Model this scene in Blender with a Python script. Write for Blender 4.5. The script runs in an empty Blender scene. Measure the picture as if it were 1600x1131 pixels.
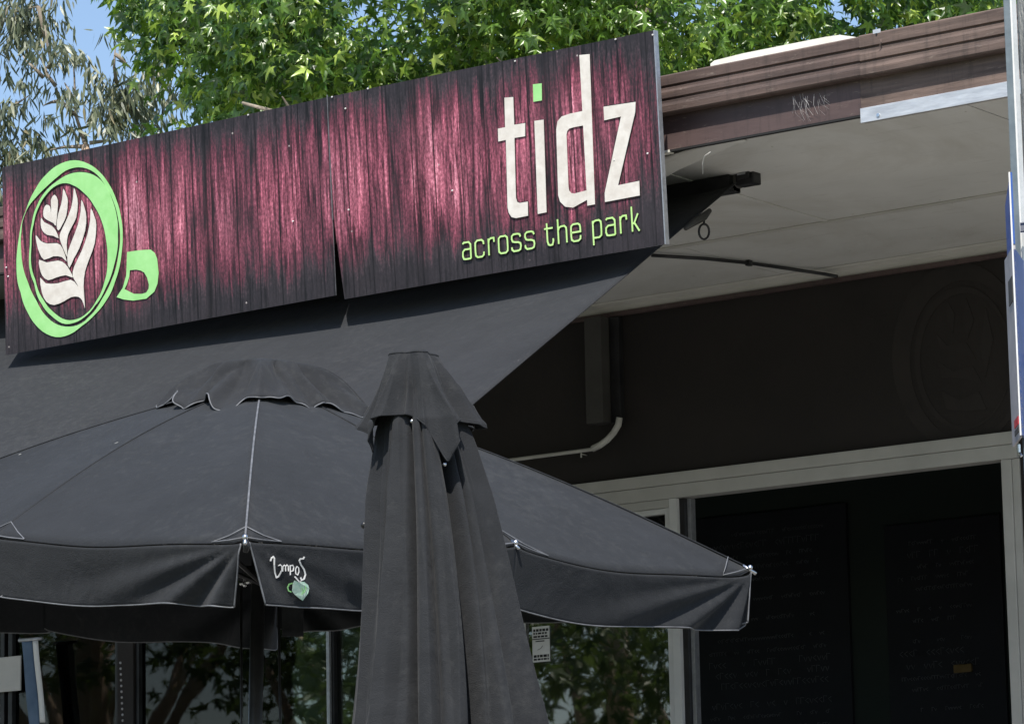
import bpy, bmesh, math, random
import numpy as np
from mathutils import Vector, Matrix
R = math.radians
random.seed(7); rng = np.random.default_rng(7)
scene = bpy.context.scene
C = scene.collection

# ------------------------------------------------------------------ camera
FPX, CX, CY = 5800., 800., 565.5
_p, _a, _roll = R(9.9), R(36.5), 0.02
fw = np.array([-math.sin(_a)*math.cos(_p), math.cos(_a)*math.cos(_p), math.sin(_p)])
rr = np.array([math.cos(_a), math.sin(_a), 0.]); uu = np.cross(rr, fw)
AX = math.cos(_roll)*rr - math.sin(_roll)*uu
AY = math.sin(_roll)*rr + math.cos(_roll)*uu
cam_d = bpy.data.cameras.new('camera'); cam = bpy.data.objects.new('camera', cam_d); C.objects.link(cam)
cam_d.sensor_width = 36; cam_d.lens = FPX/1600*36; cam_d.clip_start = .1; cam_d.clip_end = 3000
cam.matrix_world = Matrix(((AX[0], AY[0], -fw[0], 0), (AX[1], AY[1], -fw[1], 0), (AX[2], AY[2], -fw[2], 0), (0, 0, 0, 1)))
scene.camera = cam
scene.render.resolution_x = 1024; scene.render.resolution_y = 723

# ------------------------------------------------------------------ light
SUN_EL, SUN_AZ = R(56), math.atan2(-.88, .47)
sd = Vector((math.cos(SUN_EL)*math.cos(SUN_AZ), math.cos(SUN_EL)*math.sin(SUN_AZ), math.sin(SUN_EL)))
world = bpy.data.worlds.new('World'); scene.world = world; world.use_nodes = True
wn = world.node_tree.nodes; wl = world.node_tree.links
bg = wn['Background']; sky = wn.new('ShaderNodeTexSky'); sky.sky_type = 'NISHITA'; sky.sun_disc = False
sky.sun_elevation = SUN_EL; sky.sun_rotation = math.atan2(sd.x, sd.y)
sky.air_density = 1.0; sky.dust_density = 1.0; sky.ozone_density = 1.5
wl.new(sky.outputs[0], bg.inputs[0]); bg.inputs[1].default_value = .135
sun_d = bpy.data.lights.new('sun', 'SUN'); sun_d.energy = 4.6; sun_d.angle = R(.5); sun_d.color = (1, .955, .88)
sun = bpy.data.objects.new('sun', sun_d); C.objects.link(sun)
sun.rotation_euler = sd.to_track_quat('Z', 'Y').to_euler(); sun.location = (10, -10, 20)
scene.view_settings.view_transform = 'Standard'; scene.view_settings.look = 'None'
scene.view_settings.exposure = .45; scene.view_settings.gamma = 1
scene.view_settings.use_curve_mapping = False
scene.render.engine = 'CYCLES'
scene.cycles.max_bounces = 8; scene.cycles.transparent_max_bounces = 12

# ------------------------------------------------------------------ survey helpers (used while laying out)
def ray(x, y): return fw + AX*(x-CX)/FPX - AY*(y-CY)/FPX
def onY(x, y, Y): d = ray(x, y); return d*(Y/d[1])
def onZ(x, y, Z): d = ray(x, y); return d*(Z/d[2])
def onX(x, y, X): d = ray(x, y); return d*(X/d[0])
def onP(x, y, p, n): d = ray(x, y); return d*(np.dot(p, n)/np.dot(d, n))

# ------------------------------------------------------------------ materials
def mat(name, col, rough=.6, metal=0, spec=.5):
    m = bpy.data.materials.new(name); m.use_nodes = True
    b = m.node_tree.nodes['Principled BSDF']
    b.inputs['Base Color'].default_value = (*col, 1); b.inputs['Roughness'].default_value = rough
    b.inputs['Metallic'].default_value = metal; b.inputs['Specular IOR Level'].default_value = spec
    return m
class NT:
    def __init__(s, m): s.m = m; s.n = m.node_tree.nodes; s.l = m.node_tree.links; s.b = s.n['Principled BSDF']
    def new(s, t, **k):
        o = s.n.new(t)
        for a, v in k.items(): setattr(o, a, v)
        return o
    def link(s, a, b): s.l.new(a, b)
    def coord(s, kind='Object', scale=(1, 1, 1)):
        t = s.new('ShaderNodeTexCoord'); mp = s.new('ShaderNodeMapping'); mp.inputs['Scale'].default_value = scale
        s.link(t.outputs[kind], mp.inputs[0]); return mp.outputs[0]
    def noise(s, vec, scale, detail=4, rough=.55, dist=0):
        t = s.new('ShaderNodeTexNoise'); t.inputs['Scale'].default_value = scale; t.inputs['Detail'].default_value = detail
        t.inputs['Roughness'].default_value = rough; t.inputs['Distortion'].default_value = dist
        s.link(vec, t.inputs['Vector']); return t.outputs['Fac']
    def ramp(s, f, stops, interp='LINEAR'):
        r = s.new('ShaderNodeValToRGB'); r.color_ramp.interpolation = interp
        e = r.color_ramp.elements
        while len(e) < len(stops): e.new(.5)
        for q, (p, c) in zip(e, stops): q.position = p; q.color = (*c, 1) if len(c) == 3 else c
        s.link(f, r.inputs[0]); return r.outputs[0]
    def math(s, op, a, b=None, c=None):
        o = s.new('ShaderNodeMath', operation=op)
        for i, v in enumerate((a, b, c)):
            if v is None: continue
            if isinstance(v, (int, float)): o.inputs[i].default_value = v
            else: s.link(v, o.inputs[i])
        return o.outputs[0]
    def mix(s, f, a, b, mode='MIX'):
        o = s.new('ShaderNodeMix', data_type='RGBA', blend_type=mode)
        for i, v in ((0, f), (6, a), (7, b)):
            if isinstance(v, (int, float)): o.inputs[i].default_value = v
            elif isinstance(v, tuple): o.inputs[i].default_value = (*v, 1)
            else: s.link(v, o.inputs[i])
        return o.outputs[2]
    def bump(s, h, strength=.3, dist=.01):
        b = s.new('ShaderNodeBump'); b.inputs['Strength'].default_value = strength; b.inputs['Distance'].default_value = dist
        s.link(h, b.inputs['Height']); s.link(b.outputs[0], s.b.inputs['Normal'])
def noisy(name, c1, c2, scale=6, rough=.6, metal=0, bump=.2, bscale=60, stretch=(1, 1, 1), r2=None, spec=.5, bd=.004):
    m = mat(name, c1, rough, metal, spec); t = NT(m); v = t.coord('Object', stretch)
    f = t.noise(v, scale, 6, .6)
    t.link(t.ramp(f, [(.32, c1), (.68, c2)]), t.b.inputs['Base Color'])
    t.bump(t.noise(v, bscale, 4), bump, bd)
    if r2 is not None: t.link(t.math('MULTIPLY_ADD', t.noise(v, scale*2.3), r2-rough, rough), t.b.inputs['Roughness'])
    return m

def fabric(name, c1, c2, rough=.85):
    m = mat(name, c1, rough, 0, .25); t = NT(m)
    v = t.coord('Object')
    big = t.noise(v, 1.7, 6, .68, .5); mid = t.noise(v, 9, 5, .6)
    f = t.math('MULTIPLY_ADD', mid, .45, t.math('MULTIPLY', big, .55))
    col = t.ramp(f, [(.3, c1), (.7, c2)])
    # lint and bird specks
    vo = t.new('ShaderNodeTexVoronoi'); vo.inputs['Scale'].default_value = 7.; t.link(v, vo.inputs['Vector'])
    sp = t.ramp(vo.outputs['Distance'], [(.0, (1, 1, 1)), (.035, (1, 1, 1)), (.05, (0, 0, 0))])
    gate = t.ramp(t.noise(v, 3.1, 2), [(.56, (0, 0, 0)), (.6, (1, 1, 1))])
    dust = t.ramp(t.math('MULTIPLY', t.noise(v, 30, 6, .75), t.math('MULTIPLY_ADD', t.noise(v, 1.3, 3), 1.0, .55)), [(.54, (0, 0, 0)), (.85, (.28, .28, .28))])
    col = t.mix(t.math('MULTIPLY', sp, gate), col, (.22, .22, .21))
    col = t.mix(dust, col, (.075, .076, .075))
    t.link(col, t.b.inputs['Base Color'])
    w = t.noise(t.coord('Object', (1, 1, 1)), 330, 2, .5)
    cr = t.noise(v, 4.5, 4, .55, .5)
    t.bump(t.math('MULTIPLY_ADD', w, .12, t.math('MULTIPLY', cr, 1.0)), .5, .026)
    t.b.inputs['Sheen Weight'].default_value = .05
    return m

M = {}
M['umbrella_cloth'] = fabric('umbrella_cloth', (.0125, .0140, .0165), (.0215, .0235, .0272))
M['awning_cloth'] = fabric('awning_cloth', (.0150, .0163, .0188), (.0240, .0258, .0292))
M['closed_cloth'] = fabric('closed_cloth', (.0125, .0136, .0158), (.0225, .0240, .0272))
M['piping'] = noisy('piping', (.09, .093, .10), (.17, .175, .19), 30, .6, 0, .1)
M['black_metal'] = noisy('black_metal', (.012, .012, .013), (.03, .03, .032), 12, .4, .2, .1)
M['chrome'] = noisy('chrome', (.55, .55, .56), (.75, .75, .76), 30, .25, 1, .05)
M['soffit'] = noisy('soffit_paint', (.56, .552, .52), (.66, .65, .615), 1.3, .75, 0, .15, 9, (1, 1, 1))
_t = NT(M['soffit']); _v = _t.coord('Object')
_c = _t.mix(_t.ramp(_t.noise(_v, .9, 6, .7, .6), [(.5, (0, 0, 0)), (.72, (.55, .55, .55))]), _t.b.inputs['Base Color'].links[0].from_socket, (.40, .37, .31))
_c = _t.mix(_t.ramp(_t.noise(_t.coord('Object', (1, 5, 1)), 5, 5, .7), [(.58, (0, 0, 0)), (.8, (.4, .4, .4))]), _c, (.34, .32, .28)); _t.link(_c, _t.b.inputs['Base Color'])
M['batten'] = noisy('batten_paint', (.44, .43, .39), (.52, .5, .46), 3, .7, 0, .1, 20)
M['gutter'] = noisy('gutter_paint', (.060, .040, .034), (.140, .094, .078), 3.5, .55, 0, .25, 50, (.5, 4, 6), r2=.75)
M['gutter_old'] = noisy('gutter_paint_faded', (.068, .046, .038), (.175, .122, .100), 5, .6, 0, .3, 40, (.5, 4, 6), r2=.8)
M['fascia'] = noisy('fascia_paint', (.055, .035, .033), (.098, .064, .060), 2.5, .6, 0, .15, 30, (.6, 3, 3))
for _k, _d in (('gutter', (.035, .026, .022)), ('gutter_old', (.04, .03, .026)), ('fascia', (.03, .022, .020))):
    _t = NT(M[_k]); _b = _t.b.inputs['Base Color'].links[0].from_socket
    _c = _t.mix(_t.ramp(_t.noise(_t.coord('Object', (7, 1, .8)), 4, 6, .7), [(.52, (0, 0, 0)), (.72, (.6, .6, .6))]), _b, _d)
    _c = _t.mix(_t.ramp(_t.noise(_t.coord('Object', (1, 1, 5)), 14, 6, .75), [(.60, (0, 0, 0)), (.70, (.55, .55, .55))]), _c, (.27, .22, .18)); _t.link(_c, _t.b.inputs['Base Color'])
M['wall'] = noisy('dark_render', (.010, .0078, .0068), (.018, .0140, .0120), 1.6, .85, 0, .5, 26, (1, 1, 1))
M['frame'] = noisy('frame_paint', (.36, .355, .33), (.46, .45, .42), 3, .5, 0, .08, 40)
M['white_frame'] = noisy('white_frame', (.5, .5, .49), (.62, .62, .6), 3, .5, 0, .08, 40)
M['darkbox'] = noisy('downpipe_paint', (.036, .034, .031), (.052, .050, .045), 5, .7, 0, .15, 30)
M['pvc'] = noisy('pvc_pipe', (.42, .41, .38), (.55, .54, .5), 8, .5, 0, .05)
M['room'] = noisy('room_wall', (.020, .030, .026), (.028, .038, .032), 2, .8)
M['floor'] = noisy('floor_tiles', (.05, .047, .043), (.08, .075, .07), 3, .5)
M['paving'] = noisy('paving', (.12, .113, .10), (.18, .17, .155), 2.2, .85, 0, .5, 30)
M['grass'] = noisy('grass', (.045, .075, .02), (.10, .13, .045), 1.2, .95, 0, .8, 60)
M['conc'] = noisy('concrete', (.28, .27, .25), (.38, .37, .35), 2, .9)
M['alu'] = noisy('aluminium', (.50, .51, .53), (.72, .73, .74), 9, .42, .7, .15, 60, (1, 6, 6), r2=.6)
M['ghost'] = noisy('faded_mural', (.0128, .0101, .0087), (.0195, .0154, .0132), 9, .8, 0, .2, 30)
M['cream'] = noisy('cream_plastic', (.62, .60, .52), (.76, .74, .66), 9, .45, 0, .1)
M['dark'] = mat('dark_gap', (.01, .01, .01), .8)
M['roof'] = noisy('roof_metal', (.3, .29, .27), (.42, .4, .37), 3, .5, .3)
M['bark'] = noisy('bark', (.16, .13, .10), (.34, .29, .23), 8, .9, 0, .8, 30, (1, 1, .3), bd=.02)
M['gum_bark'] = noisy('gum_bark', (.32, .21, .14), (.55, .42, .31), 3, .85, 0, .5, 20, (1, 1, .25), bd=.02)
M['polewood'] = noisy('pole_wood', (.20, .195, .18), (.50, .48, .44), 24, .9, 0, .9, 60, (1, 1, .35), bd=.01)
M['blue'] = noisy('blue_print', (.02, .07, .27), (.035, .1, .36), 20, .4)
M['plate'] = noisy('plate_back', (.34, .33, .34), (.46, .43, .44), 14, .45, .2)
M['whitep'] = noisy('white_print', (.66, .65, .62), (.8, .79, .77), 10, .5)
M['postpaint'] = noisy('post_paint', (.13, .16, .18), (.20, .235, .255), 12, .5, .2)
M['redp'] = mat('red_print', (.5, .03, .04), .5)
M['web'] = mat('web', (.42, .40, .39), .8)
M['letter'] = noisy('letter_vinyl', (.60, .55, .49), (.74, .70, .64), 22, .5, 0, .12, 90)
M['green'] = noisy('green_vinyl', (.28, .62, .21), (.36, .70, .28), 14, .45, 0, .08, 90)
M['lime'] = noisy('lime_vinyl', (.44, .70, .22), (.55, .8, .32), 14, .45, 0, .08, 90)
M['outline'] = mat('dark_outline', (.018, .012, .014), .5)
M['edge_metal'] = noisy('edge_metal', (.3, .31, .33), (.45, .46, .48), 30, .4, .6)
M['board'] = noisy('chalk_board', (.010, .011, .017), (.016, .017, .024), 5, .7)
M['chalk'] = mat('chalk', (.19, .195, .21), .9)
M['silver_leaf'] = None

def glass(name, refl=.9, ior=2.4):
    m = bpy.data.materials.new(name); m.use_nodes = True; n = m.node_tree.nodes; l = m.node_tree.links
    n.remove(n['Principled BSDF']); out = n['Material Output']
    g = n.new('ShaderNodeBsdfGlossy'); g.inputs['Roughness'].default_value = .015; g.inputs[0].default_value = (refl, refl, refl*.97, 1)
    tr = n.new('ShaderNodeBsdfTransparent'); tr.inputs[0].default_value = (.75, .8, .78, 1)
    mx = n.new('ShaderNodeMixShader'); fr = n.new('ShaderNodeFresnel'); fr.inputs[0].default_value = ior
    tc = n.new('ShaderNodeTexCoord'); no = n.new('ShaderNodeTexNoise'); no.inputs['Scale'].default_value = 1.6; no.inputs['Detail'].default_value = 2
    bp = n.new('ShaderNodeBump'); bp.inputs['Strength'].default_value = .05; bp.inputs['Distance'].default_value = .02
    l.new(tc.outputs['Object'], no.inputs['Vector']); l.new(no.outputs['Fac'], bp.inputs['Height'])
    l.new(bp.outputs[0], g.inputs['Normal'])
    l.new(fr.outputs[0], mx.inputs[0]); l.new(tr.outputs[0], mx.inputs[1]); l.new(g.outputs[0], mx.inputs[2]); l.new(mx.outputs[0], out.inputs[0])
    return m
M['glass'] = glass('window_glass', .9, 2.4); M['glass_dark'] = glass('tinted_glass', .8, 1.55)

def leafmat(name, stops, rough=.42, trans=.35, tcol=(.30, .5, .06)):
    m = bpy.data.materials.new(name); m.use_nodes = True; t = NT(m); n = t.n
    g = t.new('ShaderNodeNewGeometry')
    col = t.ramp(g.outputs['Random Per Island'], stops)
    t.link(col, t.b.inputs['Base Color']); t.b.inputs['Roughness'].default_value = rough; t.b.inputs['Specular IOR Level'].default_value = .7
    tr = t.new('ShaderNodeBsdfTranslucent'); t.link(t.mix(.5, col, tcol), tr.inputs[0])
    mx = t.new('ShaderNodeMixShader'); mx.inputs[0].default_value = trans
    t.link(t.b.outputs[0], mx.inputs[1]); t.link(tr.outputs[0], mx.inputs[2]); t.link(mx.outputs[0], n['Material Output'].inputs[0])
    return m
M['leaf'] = leafmat('star_leaf', [(0, (.022, .065, .010)), (.45, (.060, .140, .018)), (.78, (.17, .29, .030)), (1, (.42, .54, .10))], .33, .28)
M['leaf_single'] = M['leaf']
M['gum_leaf'] = leafmat('gum_leaf', [(0, (.06, .08, .045)), (.5, (.125, .15, .085)), (.9, (.24, .26, .16)), (1, (.26, .22, .12))], .45, .2, (.25, .28, .12))
M['park_leaf'] = leafmat('park_leaf', [(0, (.05, .08, .03)), (1, (.14, .18, .07))], .45, .3, (.25, .4, .08))

# printed plank picture on the sign
def sign_print():
    m = mat('plank_print', (.1, .03, .04), .5, 0, .4); t = NT(m)
    tc = t.new('ShaderNodeTexCoord'); sep = t.new('ShaderNodeSeparateXYZ'); t.link(tc.outputs['Object'], sep.inputs[0])
    u, v = sep.outputs[0], sep.outputs[2]              # u in metres along, v 0..0.9 up
    def comb(su, sv, off=0):
        c = t.new('ShaderNodeCombineXYZ'); t.link(t.math('MULTIPLY', u, su), c.inputs[0]); t.link(t.math('MULTIPLY_ADD', v, sv, off), c.inputs[1]); return c.outputs[0]
    fine = t.noise(comb(62, 3.4), 1, 5, .68, .35)
    mid = t.noise(comb(26, 1.5, 7), 1, 4, .6, .3)
    col_ = t.noise(comb(8.5, .5, 13), 1, 3, .55)
    tongue = t.noise(comb(17, .9, 31), 1, 3, .6)
    big = t.noise(comb(2.6, .12, 47), 1, 2, .5)
    grit = t.noise(comb(120, 60, 3), 1, 3, .6)
    # height mask
    d = t.math('ABSOLUTE', t.math('SUBTRACT', v, .475))
    mask = t.math('SUBTRACT', 1.10, t.math('MULTIPLY', t.math('POWER', t.math('MULTIPLY', d, 2.22), 2.6), .95))
    a = t.math('MULTIPLY_ADD', col_, 1.0, t.math('MULTIPLY', tongue, .75))
    a = t.math('MULTIPLY_ADD', mid, .42, a)
    a = t.math('MULTIPLY_ADD', big, 1.1, a)
    a = t.math('SUBTRACT', a, 1.63)
    hp = t.math('MULTIPLY', t.math('SUBTRACT', mask, .62), 1.0)
    val = t.math('ADD', a, t.math('MULTIPLY_ADD', hp, 1.0, .16)); ends = t.math('SUBTRACT', t.math('MULTIPLY', t.math('ABSOLUTE', t.math('ADD', u, 1.85)), .9), 1.42); val = t.math('SUBTRACT', val, t.math('MULTIPLY', t.math('MAXIMUM', ends, 0), 1.6)); val = t.math('MULTIPLY_ADD', t.math('SUBTRACT', fine, .5), 1.15, val); val = t.math('MULTIPLY_ADD', t.math('SUBTRACT', grit, .5), .5, val)
    col = t.ramp(val, [(0, (.030, .025, .029)), (.18, (.058, .040, .047)), (.36, (.115, .036, .052)), (.58, (.23, .058, .088)), (.82, (.47, .135, .19)), (1, (.72, .30, .37))])
    # fine grain lines
    gr = t.ramp(fine, [(.38, (.06, .05, .05)), (.47, (.75, .75, .75)), (.56, (1, 1, 1)), (.68, (1.5, 1.4, 1.4))])
    col = t.mix(.85, col, gr, 'MULTIPLY')
    gr2 = t.ramp(grit, [(.38, (.45, .45, .45)), (.6, (1.25, 1.25, 1.25))])
    col = t.mix(.5, col, gr2, 'MULTIPLY')
    # plank joints
    vo = t.new('ShaderNodeTexVoronoi', voronoi_dimensions='1D', feature='DISTANCE_TO_EDGE'); vo.inputs['Scale'].default_value = 1; vo.inputs['Randomness'].default_value = .55
    wob = t.noise(comb(3, 2.2, 70), 1, 2, .5)
    t.link(t.math('MULTIPLY_ADD', wob, .05, t.math('MULTIPLY', u, 8.2)), vo.inputs['W'])
    ln = t.ramp(vo.outputs['Distance'], [(0, (.10, .08, .09)), (.015, (.14, .11, .12)), (.038, (1, 1, 1))])
    col = t.mix(1, col, ln, 'MULTIPLY')
    v2 = t.new('ShaderNodeTexVoronoi', voronoi_dimensions='1D', feature='F1'); v2.inputs['Scale'].default_value = 1; v2.inputs['Randomness'].default_value = .55
    t.link(t.math('MULTIPLY', u, 8.2), v2.inputs['W'])
    pl = t.ramp(v2.outputs['Color'], [(0, (.72, .72, .74)), (1, (1.12, 1.1, 1.1))])
    col = t.mix(1, col, pl, 'MULTIPLY')
    for u0_ in SEAMS:
        dd = t.math('ABSOLUTE', t.math('ADD', u, -u0_)); sl = t.ramp(dd, [(0, (.12, .09, .1)), (.0035, (.2, .16, .17)), (.006, (.62, .6, .6)), (.05, (1, 1, 1))]); col = t.mix(1, col, sl, 'MULTIPLY')
    # greyish film + specks
    film = t.ramp(t.noise(comb(3, 3, 90), 1, 5, .6), [(.4, (0, 0, 0)), (.75, (.3, .3, .3))])
    col = t.mix(film, col, (.060, .046, .052))
    vs = t.new('ShaderNodeTexVoronoi'); vs.inputs['Scale'].default_value = 9; t.link(comb(1, 1), vs.inputs['Vector'])
    sp = t.ramp(vs.outputs['Distance'], [(0, (1, 1, 1)), (.03, (1, 1, 1)), (.045, (0, 0, 0))])
    gt = t.ramp(t.noise(comb(2, 2, 5), 1, 2), [(.5, (0, 0, 0)), (.53, (.8, .8, .8))])
    col = t.mix(t.math('MULTIPLY', sp, gt), col, (.45, .40, .38))
    t.link(col, t.b.inputs['Base Color'])
    t.bump(fine, .08, .002)
    return m

# ------------------------------------------------------------------ mesh helpers
class MB:
    def __init__(s): s.v = []; s.f = []
    def add(s, vs, fs):
        o = len(s.v); s.v += [tuple(map(float, q)) for q in vs]; s.f += [tuple(i+o for i in q) for q in fs]; return s
    def box(s, x0, x1, y0, y1, z0, z1):
        vs = [(x, y, z) for x in (x0, x1) for y in (y0, y1) for z in (z0, z1)]
        return s.add(vs, [(0, 1, 3, 2), (4, 6, 7, 5), (0, 4, 5, 1), (2, 3, 7, 6), (0, 2, 6, 4), (1, 5, 7, 3)])
    def bevbox(s, x0, x1, y0, y1, z0, z1, b=.004):
        bm = bmesh.new(); bmesh.ops.create_cube(bm, size=1)
        for q in bm.verts: q.co = Vector(((x0+x1)/2+q.co.x*(x1-x0), (y0+y1)/2+q.co.y*(y1-y0), (z0+z1)/2+q.co.z*(z1-z0)))
        bmesh.ops.bevel(bm, geom=bm.edges[:], offset=b, segments=2, affect='EDGES', profile=.6)
        bm.verts.index_update(); s.add([q.co for q in bm.verts], [[q.index for q in f.verts] for f in bm.faces]); bm.free(); return s
    def prism_x(s, prof, x0, x1):        # profile in (y,z) extruded along x
        n = len(prof); vs = [(x0, y, z) for y, z in prof]+[(x1, y, z) for y, z in prof]
        return s.add(vs, [tuple(range(n))[::-1], tuple(range(n, 2*n))]+[(i, (i+1) % n, n+(i+1) % n, n+i) for i in range(n)])
    def prism(s, pts, off):              # planar polygon pushed along off
        n = len(pts); off = np.array(off); vs = [np.array(q) for q in pts]+[np.array(q)+off for q in pts]
        return s.add(vs, [tuple(range(n)), tuple(range(2*n-1, n-1, -1))]+[(i, n+i, n+(i+1) % n, (i+1) % n) for i in range(n)])
    def tube(s, pts, r, k=8, cap=True):
        pts = [Vector(q) for q in pts]; rs = r if hasattr(r, '__len__') else [r]*len(pts)
        rings = []; prev = None
        for i, p in enumerate(pts):
            d = (pts[min(i+1, len(pts)-1)]-pts[max(i-1, 0)])
            d = d.normalized() if d.length > 1e-9 else Vector((0, 0, 1))
            if prev is None:
                a = d.orthogonal().normalized()
            else:
                a = (prev-d*prev.dot(d)); a = a.normalized() if a.length > 1e-6 else d.orthogonal().normalized()
            prev = a; b = d.cross(a)
            rings.append([p+(a*math.cos(2*math.pi*j/k)+b*math.sin(2*math.pi*j/k))*rs[i] for j in range(k)])
        vs = [q for g in rings for q in g]; fs = []
        for i in range(len(pts)-1):
            for j in range(k): fs.append((i*k+j, i*k+(j+1) % k, (i+1)*k+(j+1) % k, (i+1)*k+j))
        if cap: fs.append(tuple(range(k))[::-1]); fs.append(tuple((len(pts)-1)*k+j for j in range(k)))
        return s.add(vs, fs)
    def grid(s, P):                       # P[i][j] points
        n, m = len(P), len(P[0]); vs = [q for row in P for q in row]
        return s.add(vs, [(i*m+j, i*m+j+1, (i+1)*m+j+1, (i+1)*m+j) for i in range(n-1) for j in range(m-1)])
    def sphere(s, c, r, n=8):
        P = []
        for i in range(n+1):
            a = math.pi*i/n; P.append([(c[0]+r*math.sin(a)*math.cos(b), c[1]+r*math.sin(a)*math.sin(b), c[2]+r*math.cos(a)) for b in [2*math.pi*j/(n*2) for j in range(n*2+1)]])
        return s.grid(P)
    def build(s, name, m, parent=None, smooth=False, origin=None, solid=0, kind=None):
        me = bpy.data.meshes.new(name); v = np.array(s.v) if s.v else np.zeros((0, 3))
        org = np.array(origin) if origin is not None else np.zeros(3)
        me.from_pydata([tuple(q) for q in (v-org)], [], s.f); me.update()
        me.materials.append(M[m] if isinstance(m, str) else m)
        if smooth: me.polygons.foreach_set('use_smooth', [True]*len(me.polygons))
        o = bpy.data.objects.new(name, me); C.objects.link(o); o.location = org
        if parent is not None:
            o.parent = parent
            w = parent.matrix_world.translation if parent.parent is None else parent.matrix_world.translation
            bpy.context.view_layer.update()
            o.matrix_parent_inverse = parent.matrix_world.inverted()
        if solid:
            md = o.modifiers.new('thickness', 'SOLIDIFY'); md.thickness = solid; md.offset = 0
        if kind: o['kind'] = kind
        return o
def empty(name, loc, label, cat, group=None):
    o = bpy.data.objects.new(name, None); C.objects.link(o); o.location = tuple(map(float, loc)); o.empty_display_size = .2
    o['label'] = label; o['category'] = cat
    if group: o['group'] = group
    bpy.context.view_layer.update(); return o
def tag(o, label, cat, group=None):
    o['label'] = label; o['category'] = cat
    if group: o['group'] = group
    return o
def ribbon(pts, w, closed=False):
    """2D polyline -> outline quads with mitred joints, points (u,v)"""
    p = [np.array(q, float) for q in pts]; n = len(p); L, Rr = [], []
    for i in range(n):
        if closed: a, b = p[(i-1) % n], p[(i+1) % n]
        else: a, b = p[max(i-1, 0)], p[min(i+1, n-1)]
        d1 = p[i]-a; d2 = b-p[i]
        d1 = d1/np.linalg.norm(d1) if np.linalg.norm(d1) > 1e-9 else None
        d2 = d2/np.linalg.norm(d2) if np.linalg.norm(d2) > 1e-9 else None
        if d1 is None: d1 = d2
        if d2 is None: d2 = d1
        t = d1+d2; t /= np.linalg.norm(t); nn = np.array([-t[1], t[0]])
        k = w/2/max(.35, abs(np.dot(nn, np.array([-d1[1], d1[0]]))))
        L.append(p[i]+nn*k); Rr.append(p[i]-nn*k)
    return L, Rr
def strip_solid(mb, L, Rr, mp, depth, closed=False):
    """strip between 2D lists L and R, mapped by mp(u,v,off) with thickness"""
    n = len(L); vs = []
    for a, b in zip(L, Rr): vs += [mp(a[0], a[1], depth), mp(b[0], b[1], depth), mp(a[0], a[1], 0), mp(b[0], b[1], 0)]
    fs = []
    for i in range(n if closed else n-1):
        a, b = i*4, ((i+1) % n)*4
        fs += [(a, a+1, b+1, b), (a+2, b+2, b+3, a+3), (a, b, b+2, a+2), (a+1, a+3, b+3, b+1)]
    if not closed:
        e = (n-1)*4; fs += [(0, 2, 3, 1), (e, e+1, e+3, e+2)]
    mb.add(vs, fs)

# ------------------------------------------------------------------ ground and building
WK = 1.0206
YF, YW = 12.246, 14.65*WK        # fascia plane, shop wall plane
ZS = 3.47                     # soffit
ZG, ZT, ZV = -1.6, -.75, .25  # park, terrace, veranda floor
def struct(o): o['kind'] = 'structure'; return o
struct(MB().add([(-900, -900, ZG), (900, -900, ZG), (900, 900, ZG), (-900, 900, ZG)], [(0, 1, 2, 3)]).build('ground', 'grass'))
struct(MB().box(-24, 4, 4.5, 11.0, ZG-.2, ZT).build('terrace', 'paving'))
struct(MB().box(-24, 4, 11.003, 21, ZG-.2, ZV).build('veranda_floor', 'conc'))
struct(MB().box(-24, 4, 4.2, 4.497, ZG-.1, ZT-.14).build('terrace_kerb', 'conc'))
struct(MB().box(-30, 30, -14, -2, ZG-.1, ZG+.01).build('park_path', 'paving'))

B = empty('cafe_building', (-10, YW, ZV), 'single storey cafe with brown gutter, cream soffit, dark wall and grey framed door', 'building')
XL, XR = -19., -4.5
# soffit sheets, parted where the cover battens run
depth_mid = onZ(1320, 341, ZS)[1]
for (y0, y1) in ((YF+.03, depth_mid-.003), (depth_mid+.003, YW-.01)):
    for x0 in np.arange(XL, XR, 2.4):
        MB().box(x0+.004, min(x0+2.396, XR), y0, y1, ZS, ZS+.008).build('soffit_sheet', 'soffit', B)
MB().bevbox(XL, XR, depth_mid-.016, depth_mid+.016, ZS-.009, ZS-.0005, .003).build('soffit_batten', 'batten', B)
for xb in (-8.58, -10.98, -13.38):
    MB().bevbox(xb-.012, xb+.012, YF+.05, depth_mid-.02, ZS-.005, ZS-.0004, .002).build('soffit_batten', 'soffit', B)
for xb in np.arange(-12.9, -5.6, .45):
    for yb in (depth_mid-.05, depth_mid+.05, YF+.35, YW-.3):
        MB().tube([(xb+.02*math.sin(yb*9+xb), yb, ZS-.0015), (xb+.02*math.sin(yb*9+xb), yb, ZS-.0002)], .004, 6).build('nail_head', 'batten', B)
# cornice between soffit and wall
MB().prism_x([(YW-.004, ZS-.05), (YW-.004, ZS-.002), (YW-.05, ZS-.002), (YW-.045, ZS-.012), (YW-.018, ZS-.024), (YW-.014, ZS-.05)], XL, XR).build('cornice', 'batten', B)
MB().prism_x([(YW-.022, ZS-.075), (YW-.022, ZS-.052), (YW-.004, ZS-.052), (YW-.004, ZS-.075)], XL, XR).build('cornice_rail', 'fascia', B)
# fascia board with a joint
xj = -7.33
MB().box(XL, xj-.001, YF, YF+.025, 3.437, 3.70).build('fascia_board', 'fascia', B)
MB().box(xj+.001, XR, YF-.002, YF+.025, 3.405, 3.70).build('fascia_board', 'gutter_old', B)
MB().box(XL, XR, YF+.027, YF+.06, ZS+.012, 3.70).build('rafter_end_board', 'dark', B)
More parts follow.
